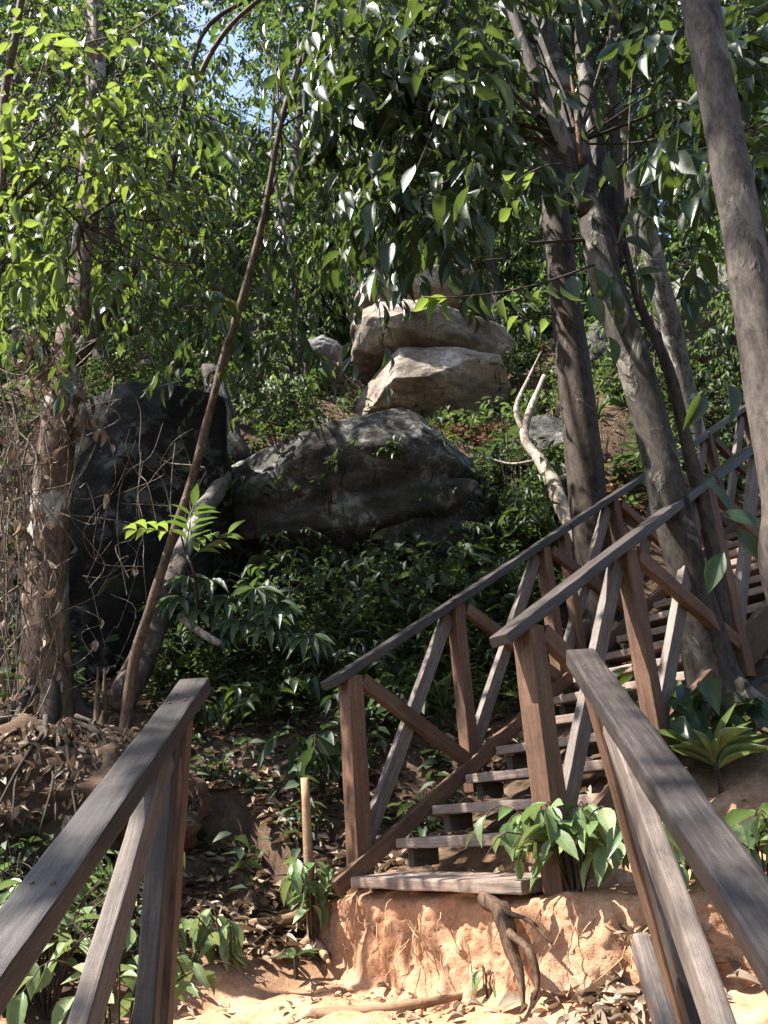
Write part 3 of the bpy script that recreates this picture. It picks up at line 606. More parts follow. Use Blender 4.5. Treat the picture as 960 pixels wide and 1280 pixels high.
for px, py, dx, dz in [(645, 215, -.7, -.4), (640, 225, -.5, -.8), (655, 230, -.9, -.6), (650, 250, -.5, -.9), (640, 260, -.7, -.8), (668, 215, -.4, -.5), (660, 245, 0, -1), (665, 265, -.2, -1), (695, 240, .1, -1), (715, 235, .3, -1), (725, 215, -.6, -.6)]:
    lb.add(P(px, py, 3.6), (dx, random.uniform(-.3, .2), dz), (random.uniform(-1, -.6), random.uniform(.3, .8), random.uniform(.1, .5)), random.uniform(.14, .18), random.uniform(.055, .07))
sb.path(catmull([P(750, 230, 4.6), P(700, 205, 3.9), P(655, 220, 3.6), P(640, 240, 3.6)], 4), .006, .003)
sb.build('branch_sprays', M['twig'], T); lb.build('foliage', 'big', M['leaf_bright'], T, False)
# broad drooping leaves on the trunk itself
lb, sb = LeafBuf(), SegBuf()
for px, py, dx, dz in [(715, 345, -.1, -1), (745, 335, .1, -1), (735, 370, .3, -1), (765, 360, .1, -1), (800, 335, .2, -1), (775, 300, .6, -.4), (770, 345, -.4, -.5), (790, 345, .8, .1), (800, 225, .1, -1), (735, 205, -.4, -.9), (757, 195, .1, -1), (905, 480, .05, -1), (880, 490, -.6, -1), (930, 470, .3, -.8), (760, 420, .2, -1), (812, 180, .2, -1), (830, 200, .5, -.8), (860, 220, .3, -1), (880, 600, .4, -.6), (900, 640, .6, -.4), (890, 760, .3, -.6), (905, 690, -.4, -.6), (920, 660, .4, -.9)]:
    lb.add(P(px, py, 4.1 if px < 870 else 3.9), (dx, random.uniform(-.4, .1), dz), (random.uniform(-.5, .5), -.8, .4), random.uniform(.19, .24), random.uniform(.08, .1))
lb.build('foliage', 'big', M['leaf_big'], T, True)

# --- 2 straight dark tree behind the far railing
b0 = P(742, 720, 6.9); b0.z = tz(b0.x, b0.y)
T = empty('forest_tree', b0, 'straight dark trunked tree standing just behind the far railing', 'tree', 'trees around the stairs')
one_tube('trunk', [b0-UP*.3, b0+UP*.1, P(733, 600, 6.8), P(722, 500, 6.8), P(708, 390, 6.8), P(698, 300, 6.8), P(690, 200, 6.9), P(680, 60, 7.), P(670, -150, 7.2), P(650, -420, 7.6)], [.24, .18, .165, .16, .15, .14, .13, .12, .09, .03], M['bark_dark'], T, sides=18, sub=6, bump=.06, freq=5, seed=11, flute=.04)
lb, sb = LeafBuf(), SegBuf()
px_blobs(lb, sb, [(660, 150, 6.8, .5, 8), (600, 60, 7, .6, 10), (740, 100, 7, .5, 8), (560, 250, 7, .5, 8), (640, 260, 7, .45, 6), (560, 270, 7.2, .35, 4), (800, 30, 7.2, .6, 10), (500, 150, 7.2, .6, 8), (440, 230, 7.4, .5, 8), (420, 300, 7.5, .35, 5)], .16, 9, .6, .36, .9, P(690, 150, 6.9))
leaves_of(T, lb, sb, 'big', 'leaf_mid')

# --- 3 thin grey leaning tree
b0 = P(858, 500, 9.5); b0.z = tz(b0.x, b0.y)
T = empty('forest_tree', b0, 'thin pale grey leaning trunk uphill behind the mottled tree', 'tree', 'trees around the stairs')
one_tube('trunk', [b0-UP*.3, P(850, 460, 9.2), P(832, 380, 8.9), P(812, 300, 8.6), P(795, 220, 8.4), P(775, 130, 8.2), P(760, 60, 8.2), P(730, -100, 8.2), P(700, -300, 8.3)], [.15, .135, .125, .12, .115, .105, .09, .07, .03], M['log'], T, sides=14, sub=5, bump=.06, freq=5, seed=13)
lb, sb = LeafBuf(), SegBuf()
px_blobs(lb, sb, [(800, 60, 8.2, .6, 10), (870, 150, 8.6, .6, 9), (900, 280, 9, .5, 8), (860, 330, 9.2, .4, 6), (740, 160, 8.4, .5, 7), (920, 60, 8.6, .7, 10), (940, 380, 9, .5, 7)], .16, 9, .6, .36, .9, P(780, 140, 8.3))
leaves_of(T, lb, sb, 'mid', 'leaf_far')

# --- 4 smooth trunk close on the right
T = empty('forest_tree', (1.3, 1.95, tz(1.3, 1.95)), 'smooth brown trunk close at the right edge with one pale side', 'tree', 'trees around the stairs')
one_tube('trunk', [V((1.3, 1.95, tz(1.3, 1.95)-.2)), V((1.22, 1.95, .3)), P(1010, 780, 1.93), P(985, 620, 1.9), P(957, 470, 1.9), P(930, 300, 1.9), P(897, 120, 1.92), P(875, 0, 1.95), P(845, -160, 2.05), P(800, -400, 2.3), P(760, -700, 2.8)], [.09, .075, .066, .06, .056, .053, .053, .056, .05, .045, .03], M['bark_near'], T, sides=24, sub=8, bump=.035, freq=9, seed=4, flute=.05)
lb, sb = LeafBuf(), SegBuf()
blob(lb, sb, V((.3, 3.2, 8.5)), (2.4, 2.2, .8), 90, .17, 9, .7, .36, .8, .005, P(800, -400, 2.3))
blob(lb, sb, V((-2.4, 2.6, 8.6)), (2.2, 2.4, .8), 80, .17, 9, .7, .36, .8, .005, P(800, -400, 2.3))
leaves_of(T, lb, sb, 'mid', 'leaf_mid')

# --- 5 peeling left trunk
b0 = P(60, 895, 6.2); b0.z = tz(b0.x, b0.y)
T = empty('forest_tree', b0, 'peeling brown and white trunk hung with dry vines left of the black boulder', 'tree', 'trees around the stairs')
one_tube('trunk', [b0-UP*.3, b0+UP*.03, P(60, 800, 6.2), P(60, 690, 6.2), P(68, 590, 6.2), P(76, 500, 6.2), P(88, 430, 6.2), P(100, 370, 6.25), P(112, 250, 6.3), P(120, 100, 6.4), P(118, -60, 6.6), P(120, -260, 6.9), P(160, -520, 7.4)], [.27, .215, .175, .155, .15, .14, .13, .12, .11, .1, .08, .07, .03], M['bark_left'], T, sides=20, sub=6, bump=.1, freq=4.5, seed=21, flute=.12)
one_tube('limb', [P(92, 455, 6.15), P(122, 405, 6.1), P(170, 330, 6.0), P(210, 230, 6.), P(235, 100, 6.1), P(262, 30, 6.2), P(330, -10, 6.4)], [.08, .07, .045, .035, .03, .025, .015], M['bark_dark'], T, sides=9, bump=.1, freq=6)
lb, sb = LeafBuf(), SegBuf()
px_blobs(lb, sb, [(60, 60, 6.4, .5, 9), (160, 40, 6.4, .5, 9), (20, 180, 6.3, .5, 8), (180, 150, 6.3, .5, 9), (250, 240, 6.2, .5, 9), (180, 370, 6.1, .4, 7), (60, 400, 6.0, .35, 5), (300, 320, 6.2, .45, 8), (290, 420, 6.3, .35, 6), (380, 300, 6.4, .5, 9), (360, 420, 6.5, .4, 6), (400, 160, 6.6, .5, 7)], .16, 9, .55, .37, .9, P(120, 200, 6.3))
leaves_of(T, lb, sb, 'big', 'leaf_mid')

# --- 6 young tree at the left, outer leaves tinted as sunlit
b0 = V((-2.35, 4.2, tz(-2.35, 4.2)))
T = empty('young_tree', b0, 'young tree with sunlit yellow green leaves at the upper left', 'tree', 'trees around the stairs')
one_tube('trunk', [b0-UP*.2, b0+V((.05, 0, 1.)), P(-60, 500, 4.2), P(-20, 330, 4.25), P(2, 230, 4.3), P(4, 130, 4.3), P(22, 30, 4.3), P(30, -60, 4.3), P(20, -200, 4.3)], [.07, .055, .045, .035, .026, .026, .026, .022, .015], M['bark_stem'], T, sides=10, bump=.08, freq=8)
lb, sb = LeafBuf(), SegBuf(); hub = P(10, 260, 4.3)
px_blobs(lb, sb, [(110, 90, 4.3, .25, 5), (70, 150, 4.2, .28, 8), (140, 140, 4.3, .28, 8), (60, 220, 4.2, .3, 9), (130, 210, 4.3, .3, 9), (190, 190, 4.4, .25, 6), (30, 290, 4.2, .3, 9), (110, 280, 4.3, .28, 8), (180, 270, 4.4, .28, 7), (20, 350, 4.2, .25, 6), (90, 340, 4.3, .25, 6), (150, 100, 4.3, .2, 4), (20, 230, 4.2, .25, 5), (200, 240, 4.4, .25, 5), (250, 130, 4.5, .2, 4)], .13, 7, .38, .42, .8, hub, .9)
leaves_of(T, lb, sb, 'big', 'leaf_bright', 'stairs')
lb, sb = LeafBuf(), SegBuf()
px_blobs(lb, sb, [(240, 260, 4.5, .25, 7), (240, 330, 4.5, .25, 7), (160, 340, 4.4, .25, 6), (180, 400, 4.6, .22, 5), (50, 390, 4.3, .2, 4), (250, 390, 4.7, .2, 4), (110, 370, 4.3, .2, 3), (30, 110, 4.3, .25, 5), (200, 100, 4.6, .25, 5)], .14, 8, .35, .38, 1.0, P(100, 280, 4.3))
sb.build('branch_sprays', M['twig'], T); lb.build('shaded_leaves', 'big', M['leaf_big'], T)  # shaded part of the crown, its shade put in as a darker leaf colour

# --- 7 slim curved stem rising from the stump
b0 = P(152, 868, 5.6); b0.z = tz(b0.x, b0.y)
T = empty('sapling', b0, 'slim curving brown stem rising past the black boulder to the canopy', 'sapling', 'trees around the stairs')
one_tube('trunk', [b0-UP*.15, P(165, 840, 5.55), P(188, 760, 5.5), P(213, 680, 5.5), P(240, 600, 5.5), P(262, 515, 5.5), P(281, 440, 5.5), P(302, 375, 5.5), P(325, 290, 5.5), P(338, 225, 5.5), P(352, 150, 5.5), P(372, 85, 5.5), P(395, 20, 5.5), P(400, -120, 5.6), P(390, -300, 5.8)], [.046, .038, .034, .033, .032, .031, .03, .03, .028, .026, .024, .022, .021, .018, .01], M['bark_stem'], T, sides=12, sub=5, bump=.1, freq=9, seed=2)
lb, sb = LeafBuf(), SegBuf()
px_blobs(lb, sb, [(330, 180, 5.9, .22, 3), (430, 130, 5.6, .3, 6), (450, 10, 5.6, .35, 7), (320, 40, 6., .3, 4), (410, 220, 5.7, .25, 4), (320, 280, 5.9, .2, 3)], .15, 7, .4, .36, .9, P(350, 160, 5.5))
leaves_of(T, lb, sb, 'big', 'leaf_big')

def roots(T, c, r, n, mat, L=.45, a0=0.):
    for i in range(n):
        a = a0+i*6.28/n+random.uniform(-.3, .3); d = V((math.cos(a), math.sin(a), 0)); p0 = V(c)+d*r*.55+UP*.28; p1 = V(c)+d*(r*1.15)+UP*.09
        p2 = V(c)+d*(r+L*.5); p2.z = tz(p2.x, p2.y)+.02; p3 = V(c)+d*(r+L)+rv(.05); p3.z = tz(p3.x, p3.y)-.04
        one_tube('root', [p0, p1, p2, p3], [r*.42, r*.36, r*.2, .012], M[mat], T, sides=9, bump=.18, freq=9, seed=i)
for T_ in [q for q in bpy.data.objects if q.name.startswith('forest_tree')]:
    k_ = T_['label']
    if 'mottled peeling' in k_: roots(T_, T_.location, .13, 5, 'bark_pale', .35)
    elif 'straight dark' in k_: roots(T_, T_.location, .19, 5, 'bark_dark')
    elif 'peeling brown' in k_: roots(T_, T_.location, .2, 6, 'bark_dark', .4)
# --- 8 background trees up the slope
def back_tree(px, py, d, lean, r, label, seed, blobs, mat='leaf_far', bark='bark_dark', ll=.15, tpl='mid'):
    b = P(px, py, d); b.z = tz(b.x, b.y)
    T = empty('forest_tree', b, label, 'tree', 'trees of the forest behind')
    top = b+V((lean[0], lean[1], 9.)); pts = [b-UP*.4, b+UP*.1, b.lerp(top, .3)+V((rv(.15).x, 0, 0)), b.lerp(top, .6)+V((rv(.2).x, 0, 0)), top]
    one_tube('trunk', pts, [r*1.5, r*1.1, r, r*.8, r*.2], M[bark], T, sides=10, sub=5, bump=.08, freq=4, seed=seed)
    lb, sb = LeafBuf(), SegBuf()
    for (x, y, dd, rad, n) in blobs: 
        q = P(x, y, dd); blob(lb, sb, q, (rad*1.1, rad*1.1, rad*.9), int(n*2.6), ll, 9, .6, .42, .6, .006, b.lerp(top, max(.1, min(.95, (q.z-b.z)/9))))
    leaves_of(T, lb, sb, tpl, mat)
back_tree(300, 400, 12.5, (1.2, .5), .13, 'dark leaning trunk crossing the sky gap left of the curved stem', 1, [(250, 120, 12, .9, 22), (340, 80, 12.3, .7, 12), (220, 260, 12, .9, 22), (310, 330, 12, .9, 26), (380, 250, 12.5, .9, 24), (340, 430, 12, .7, 20), (200, 380, 12, .8, 18)])
back_tree(440, 330, 14.5, (.5, .8), .11, 'slim trunk behind the cap rock with small glinting leaves', 2, [(440, 60, 14, 1.1, 26), (420, 180, 13.5, 1.1, 28), (480, 280, 14, .9, 26), (400, 340, 13.5, .9, 26), (520, 200, 14, 1., 26), (500, 60, 14, 1.1, 26)])
back_tree(620, 380, 14.0, (-.4, .6), .12, 'slim trunk right of the cap rock in deep foliage', 3, [(600, 100, 14, 1.1, 26), (640, 200, 13.5, 1.1, 28), (600, 300, 13.6, .9, 26), (680, 300, 13.5, .9, 26), (580, 30, 14, 1.1, 24), (660, 400, 13, .7, 16)])
back_tree(800, 430, 13.0, (.6, .6), .12, 'leafy tree high on the right slope beyond the thin grey trunk', 4, [(760, 60, 13, 1.1, 22), (880, 200, 13, .9, 16), (760, 340, 12.5, .9, 24), (840, 380, 12.5, .8, 20), (930, 300, 12, .9, 20), (900, 430, 12, .7, 16)])
back_tree(130, 420, 12.0, (-.3, .4), .14, 'tree standing on the slope above the black boulder', 5, [(60, 60, 12, 1., 22), (150, 120, 12, 1., 22), (60, 230, 11.5, .9, 20), (140, 300, 11.5, .9, 22), (150, 410, 11.2, .6, 16), (30, 400, 11.5, .8, 20), (240, 40, 12, .8, 14)])
back_tree(-40, 520, 9.5, (.1, .3), .12, 'tree beyond the left edge with crossing bare branches', 6, [(20, 60, 9.2, .8, 18), (40, 200, 9, .7, 16), (10, 340, 9, .7, 14), (90, 320, 9.2, .6, 12)])
back_tree(1010, 520, 10.5, (.2, .5), .13, 'tree beyond the right edge above the upper steps', 7, [(960, 80, 10, .9, 20), (950, 240, 10, .8, 18), (930, 380, 10, .7, 16), (960, 450, 10, .6, 14)])
back_tree(360, 470, 12.0, (.1, .2), .05, 'leafy understory tree left of the small rounded rock', 8, [(360, 500, 10.8, .45, 26), (330, 450, 11, .5, 24), (380, 400, 11.2, .5, 26), (320, 520, 10.3, .35, 16), (290, 470, 10.6, .4, 14), (270, 400, 11, .5, 16), (350, 350, 11.5, .6, 24)], 'leaf_far', ll=.12)
back_tree(840, 500, 10.6, (.1, .3), .05, 'leafy sapling by the upper steps between the two right trunks', 9, [(790, 500, 10, .35, 14), (800, 560, 9.6, .3, 12), (860, 470, 10.5, .4, 12), (770, 430, 10.5, .4, 14), (890, 520, 9.9, .3, 12)], 'leaf_far', ll=.12)
# --- the wood beyond, one far mass with gaps of sky
lb, sb = LeafBuf(), SegBuf()
SKY = [(265, 55, 24), (340, 135, 22), (290, 100, 20), (355, 165, 18), (820, 255, 20), (835, 230, 18), (620, 190, 10), (825, 265, 18), (470, 120, 10), (280, 120, 16), (650, 110, 8), (240, 20, 14), (800, 110, 12)]
for i in range(6400):
    px, py = random.uniform(-120, 1080), (random.uniform(-150, 470) if i % 3 else random.uniform(180, 460)); d = random.uniform(15.5, 24)
    if any((px-a)**2+(py-b)**2 < (r+26)**2 for a, b, r in SKY): continue
    q = P(px, py, d)
    if q.z < tz(q.x, q.y)+.2: continue
    blob(lb, None, q, (.8, .8, .7), 9, .2, 9, .6, .45, .5)
o = lb.build('far_forest', 'small', M['leaf_far'], None, False, 'stuff'); o['label'] = 'mass of small leaved forest closing off the view uphill'
# leaves the sky gaps empty but closes the sides and the back of the clearing
lb = LeafBuf()
for i in range(420):
    a = random.uniform(-math.pi, math.pi); R = random.uniform(13, 19); q = V((math.sin(a)*R, 3+math.cos(a)*R, random.uniform(-2, 9)))
    if abs(a) < .75: continue
    if a < 0 and q.z > 5.5: continue                          # low on the side the sun comes from
    q.z = max(q.z, tz(q.x, q.y)+random.uniform(.3, 4)); blob(lb, None, q, (1.3, 1.3, 1.), 10, .3, 9, .8, .5, .5)
o = lb.build('far_forest', 'small', M['leaf_far'], None, True, 'stuff'); o['label'] = 'forest surrounding the clearing on the sides'
# --- canopy overhead: unseen tall trees, added so their crowns shade slope, landing and stairs
for (x, y, lab, cs) in [(-5.2, 6.6, 'unseen tall tree added left of the frame to shade the slope', [(-4.5, 6, 8.5), (-3, 7.5, 9.5), (-6, 8.5, 10), (-2, 9.5, 11), (-5, 10.5, 12), (-7, 5, 9)]),
                        (-5.8, 1.6, 'unseen tall tree added behind the camera on the left to shade the landing', [(-4.2, 2.2, 7.6), (-5.2, 3.6, 8.6), (-3, 3.2, 8.), (-4, 0, 7.5), (-2, 1.2, 8.2), (-1.4, -.6, 8)]),
                        (3.9, 3.4, 'unseen tall tree added right of the frame, its crown closing over the stairs', [(2.4, 4.4, 8.4), (3.6, 5.8, 9.6), (1, 5.8, 9.4), (4.6, 7.6, 11), (2, 7.6, 10.6), (0, 7.2, 10.5)])]:
    b = V((x, y, tz(x, y))); T = empty('forest_tree', b, lab, 'tree', 'unseen trees added for shade')
    one_tube('trunk', [b-UP*.3, b+UP*.2, b+V((.1, .1, 3)), b+V((.2, .3, 7)), b+V((.3, .4, 11))], [.3, .24, .2, .15, .04], M['bark_dark'], T, sides=14, bump=.07, freq=3)
    lb, sb = LeafBuf(), SegBuf()
    for c in cs: blob(lb, sb, V(c), (1.5, 1.5, .8), 95, .18, 9, .8, .42, .7, .006, b+UP*6)
    leaves_of(T, lb, sb, 'mid', 'leaf_mid')
# ------------------------------------------------------------------ plants on the slope
from mathutils.bvhtree import BVHTree
def bvh_of(o):
    bm = bmesh.new(); bm.from_mesh(o.data); t = BVHTree.FromBMesh(bm); bm.free(); return t, V(o.location)+(V(o.parent.location) if o.parent else V())
SOLID = [bvh_of(o) for o in bpy.data.objects if o.name.startswith(('boulder', 'slab', 'earth_bank'))]
def settle(p):                       # roots a plant on the ground, the bank or the nearest rock face
    p = V(p); best = V((p.x, p.y, tz(p.x, p.y)))
    for t, l in SOLID:
        h = t.ray_cast(p+UP*.3-l, -UP, 3.)
        if h[0] is not None and h[1].z > .2 and (h[0]+l).z > best.z: best = h[0]+l
    if abs(p.z-best.z) <= .4: return best
    near = [(h[3], h[0]+l) for h, l in ((t.find_nearest(p-l), l) for t, l in SOLID) if h[0] is not None]
    d, q = min(near, key=lambda x: x[0]); return q if d < .9 else best
def shrub(name, base, label, cat='shrub', n=9, h=.6, spread=.35, nleaf=8, ll=.12, lw=.4, mat='leaf_shrub', tpl='mid', droop=.6, group='shrubs of the undergrowth', r=.005, start=.25, carve=True):
    base = settle(base); T = empty(name, base, label, cat, group); lb, sb = LeafBuf(), SegBuf()
    for i in range(n):
        a = random.uniform(0, 2*math.pi); s = spread*random.uniform(.3, 1.1); hh = h*random.uniform(.55, 1.1)
        tip = base+V((math.cos(a)*s, math.sin(a)*s, hh)); mid = base+V((math.cos(a)*s*.35, math.sin(a)*s*.35, hh*.65))
        pts = catmull([base-UP*.03+V((math.cos(a), math.sin(a), 0))*.02, mid, tip, tip+V((math.cos(a)*s*.4, math.sin(a)*s*.4, -.02-droop*.08))], 3); sb.path(pts, r, r*.4)
        m = len(pts)-1
        for j in range(nleaf):
            t = (start+(1-start)*(j+.6)/nleaf)*m; k = min(int(t), m-1); q = pts[k].lerp(pts[k+1], t-k); ax = (pts[k+1]-pts[k]).normalized()
            sd = ax.cross(V((0, 0, 1))); sd = sd.normalized() if sd.length > .15 else V((math.cos(a+1.57), math.sin(a+1.57), 0))
            az = random.uniform(0, 6.28); s2 = (sd*(1 if j % 2 else -1)*.8+V((math.cos(az), math.sin(az), 0))*.5)
            d = (ax*.5+s2+V((0, 0, -droop*random.uniform(.1, 1.)))).normalized(); L = ll*random.uniform(.6, 1.2)
            lb.add(q, d, V((0, 0, 1))+rv(.3), L, L*lw*random.uniform(.85, 1.15))
    sb.build('stem_clumps', M['twig'], T); lb.build('foliage', tpl, M[mat], T, carve); return T
def rosette(name, base, label, cat, n=16, ll=.4, lw=.13, mat='leaf_pale', h=.1, group=None, tpl='big', up=.75):
    base = settle(base); T = empty(name, base, label, cat, group); lb = LeafBuf()
    one_tube('stem', [base-UP*.04, base+UP*h*.6, base+UP*h], [.014, .012, .008], M['twig'], T, sides=8, sub=3)
    for i in range(n):
        a = i*2.4+random.uniform(-.3, .3); e = up*random.uniform(.3, 1.2); L = ll*random.uniform(.7, 1.1)
        d = V((math.cos(a), math.sin(a), e)); lb.add(base+UP*h*random.uniform(.6, 1), d, V((-math.cos(a)*e, -math.sin(a)*e, 1)), L, L*lw)
    lb.build('foliage', tpl, M[mat], T, False); return T
def at(px, py, dz=0): p = PG(px, py); p.z += dz; return p
S = 'shrubs of the undergrowth'; E_ = 'plants at the edge of the landing'
shrub('shrub', at(60, 1262), 'sunlit pale green shrub under the left lower railing', n=26, h=.5, spread=.5, ll=.13, mat='leaf_pale', tpl='big', group=E_, nleaf=7, droop=.8)
shrub('shrub', P(150, 1300, 3.3), 'pale shrub filling the gap between post and brace of the left lower railing', n=14, h=.45, spread=.3, ll=.12, mat='leaf_pale', tpl='big', group=E_, nleaf=7, droop=.8)
shrub('shrub', at(20, 1225), 'leafy sunlit shrub at the left edge below the handrail', n=16, h=.5, spread=.4, ll=.12, mat='leaf_pale', tpl='big', group=E_, nleaf=7, droop=.8)
shrub('shrub', at(75, 1195), 'sunlit leafy shrub on the slope above the left lower handrail foot', n=16, h=.4, spread=.45, ll=.12, mat='leaf_pale', tpl='big', group=E_, nleaf=7, droop=.8)
shrub('shrub', at(180, 1235), 'pale shrub just right of the left lower post', n=9, h=.26, spread=.2, ll=.11, mat='leaf_pale', tpl='big', group=E_, nleaf=6, droop=.8)
shrub('seedling', at(278, 1205), 'seedling with long pale leaves drooping in a bunch left of the cut stake', 'seedling', n=5, h=.26, spread=.1, nleaf=6, ll=.17, lw=.3, mat='leaf_pale', tpl='big', droop=2.2, group=E_)
shrub('seedling', at(392, 1195), 'leafy green sprout growing up around the cut stake', 'seedling', n=8, h=.46, spread=.15, nleaf=8, ll=.125, lw=.45, mat='leaf_pale', tpl='big', droop=1.2, group=E_, start=.3)
rosette('seedling', at(370, 1222), 'small spiky rosette seedling at the foot of the cut stake', 'seedling', 9, .15, .2, 'leaf_shrub', .1, E_, up=.3)
shrub('shrub', P(722, 1128, 3.52), 'bushy plant with broad glossy leaves at the foot of the near newel post', n=24, h=.31, spread=.28, nleaf=6, ll=.14, lw=.44, mat='leaf_pale', tpl='big', droop=.9, group=E_)
shrub('seedling', at(612, 1262), 'tiny seedling with a few thin leaves on the orange earth', 'seedling', n=2, h=.17, spread=.04, nleaf=3, ll=.1, lw=.35, mat='leaf_pale', tpl='big', droop=.6, group=E_, start=.7)
rosette('strappy_plant', at(905, 1005), 'strappy plant with long arching leaves below the leaning mottled tree', 'plant', 30, .31, .15, 'leaf_pale', .2, E_, up=1.0)
shrub('shrub', P(945, 1085, 3.5), 'broad leaved plant on the bank outside the right lower railing', n=9, h=.3, spread=.22, nleaf=5, ll=.17, lw=.5, mat='leaf_pale', tpl='big', droop=.8, group=E_)
shrub('shrub', P(850, 1120, 3.4), 'low leafy plant showing between brace and handrail of the right lower railing', n=8, h=.22, spread=.25, nleaf=5, ll=.13, lw=.45, mat='leaf_pale', tpl='big', droop=.8, group=E_)
shrub('shrub', at(405, 1000), 'blue green shrub with broad hanging leaves left of the far newel post', n=9, h=.42, spread=.3, nleaf=6, ll=.2, lw=.46, tpl='big', droop=1.2)
# pinnate shoots by the curved stem
def frond(T, name, p, d, L, n, ll, mat, lw=.34):
    p = V(p); d = V(d).normalized(); lb, sb = LeafBuf(), SegBuf(); pts = [p+d*L*t/6-UP*.25*L*(t/6)**2 for t in range(7)]; sb.path(pts, .005, .002); sd = d.cross(UP).normalized()
    for i in range(n):
        t = .8+5.2*(i+.5)/n; k = min(int(t), 5); q = pts[k].lerp(pts[k+1], t-k)
        for s in (-1, 1): lb.add(q, d*.55+sd*s+UP*random.uniform(-.2, .25), UP+rv(.15), ll*random.uniform(.85, 1.1), ll*lw)
    lb.add(pts[-1], d, UP, ll, ll*lw); sb.build('stem', M['twig'], T); lb.build('frond', 'big', M[mat], T, True)
T = empty('sapling', at(250, 800), 'small plant with glowing feather shaped leaves beside the curved stem', 'plant', S); b = V(T.location)
one_tube('stem', [b-UP*.05, P(245, 730, 5.6), P(232, 690, 5.5), P(226, 668, 5.45)], [.014, .011, .009, .006], M['twig'], T, sides=7)
frond(T, 'frond', P(226, 668, 5.45), (-1, -.25, .3), .42, 5, .17, 'leaf_bright'); frond(T, 'frond', P(238, 700, 5.5), (.7, -.4, .5), .4, 5, .17, 'leaf_pale'); frond(T, 'frond', P(232, 690, 5.5), (.25, -.5, .9), .42, 5, .18, 'leaf_mid')
T = empty('fan_palm', at(275, 830), 'small palm with glossy fan like leaves right of the curved stem', 'palm', S); b = V(T.location)
for i, (px, py) in enumerate([(235, 720), (262, 725), (285, 745), (320, 735), (250, 760), (300, 775), (335, 780), (345, 755), (385, 795), (265, 790), (225, 745)]):
    h = P(px, py, 6.2); lb, sb = LeafBuf(), SegBuf(); sb.path(catmull([b, b.lerp(h, .6)+UP*.15, h], 4), .008, .004); az = random.uniform(-.6, .6)
    for k in range(7):
        a = (k-3)*.33; d = V((math.sin(a+az), -.35, -math.cos(a)*.55+.1)); lb.add(h, d, (0, -.5, 1), random.uniform(.2, .27), .062)
    sb.build('stalk', M['twig'], T); lb.build('frond', 'big', M['leaf_shrub'], T, True)
D = [(300, 860, 'dense dark shrub low on the slope below the small fan palm', .7, .5), (360, 830, 'tall dark shrub with narrow leaves below the long boulder', .9, .5), (430, 800, 'dark shrub mid slope left of the far newel post', .8, .5),
  (490, 760, 'thick shrub under the overhang of the long boulder', .5, .5), (560, 730, 'leafy shrub rising behind the middle of the far railing', .55, .45), (420, 870, 'low spreading shrub straight above the cut stake', .35, .35),
  (610, 690, 'shrub with pale glinting leaves beside the low grey rock face', .9, .5), (640, 650, 'twiggy shrub right of the long boulder under the bleached branch', .8, .45), (660, 720, 'shrub pressed against the far railing near the straight dark tree', .7, .4),
  (400, 740, 'bushy plant hugging the left end of the long boulder', .4, .45), (350, 770, 'shrub with drooping leaves beside the pale log', .7, .4), (520, 820, 'fine leaved shrub seen through the first bay of the far railing', .7, .45),
  (600, 800, 'shrub seen through the second bay of the far railing', .7, .4), (470, 930, 'low shrub seen between the far newel and its braces', .35, .35), (330, 920, 'sparse dark shrub on the leaf litter above the left handrail end', .4, .35), (250, 930, 'small shrub at the end of the left lower handrail', .35, .25)]
for px, py, lab, h, sp in D: shrub('shrub', at(px, py), lab, n=random.randint(12, 24), h=h, spread=sp, nleaf=random.randint(7, 10), ll=random.uniform(.085, .19), lw=random.uniform(.24, .5), tpl='mid', mat=random.choice(['leaf_shrub', 'leaf_mid', 'leaf_big', 'leaf_shrub']), droop=random.uniform(.4, 1.3))
for px, py, d, lab, n, h in [(690, 520, 9.9, 'bush on the slope right of the sandstone stack', 16, .6), (755, 575, 8.8, 'leafy bush between the straight dark tree and the mottled tree', 14, .55), (655, 490, 10.6, 'bush at the right foot of the sandstone stack', 14, .55), (150, 488, 8.9, 'small plants growing on top of the black boulder', 8, .35), (220, 505, 8.9, 'plant hanging over the right shoulder of the black boulder', 8, .35), (410, 640, 7.7, 'thin leaved plant hugging the lower edge of the long boulder', 14, .6), (310, 650, 7.6, 'small creeper climbing the low left tip of the long boulder', 6, .4), (560, 590, 8.0, 'leafy sprays overhanging the right end of the long boulder', 8, .45), (470, 600, 7.75, 'plant with paired leaves hanging over the face of the long boulder', 8, .45), (350, 600, 7.8, 'creeper leaves on the left shoulder of the long boulder', 9, .4), (590, 540, 10.2, 'small sunlit sprout on the litter at the foot of the sandstone boulder', 6, .35), (625, 520, 10., 'bright leaved sprig right of the sandstone boulder', 5, .5), (540, 660, 7.8, 'leafy plant in front of the low grey rock face', 9, .5), (445, 530, 9.8, 'plant growing from the ledge between long and sandstone boulders', 7, .5), (700, 545, 9.4, 'bush on the ledge behind the straight dark tree', 9, .5), (880, 560, 9., 'bush beyond the upper railing on the right', 10, .6)]:
    shrub('shrub', P(px, py, d), lab, n=n, h=h, spread=.35, nleaf=8, ll=.12, lw=.42, tpl='mid', mat='leaf_mid' if d < 9 else 'leaf_far', droop=.7)
for px, py, d, lab in [(885, 800, 4.3, 'large leaved dark plant clinging to the foot of the mottled tree'), (800, 860, 4.9, 'dark low plant between the stairs and the mottled tree')]:
    shrub('shrub', P(px, py, d), lab, n=7, h=.35, spread=.25, nleaf=5, ll=.2, lw=.45, tpl='big', mat='leaf_big', droop=.9)
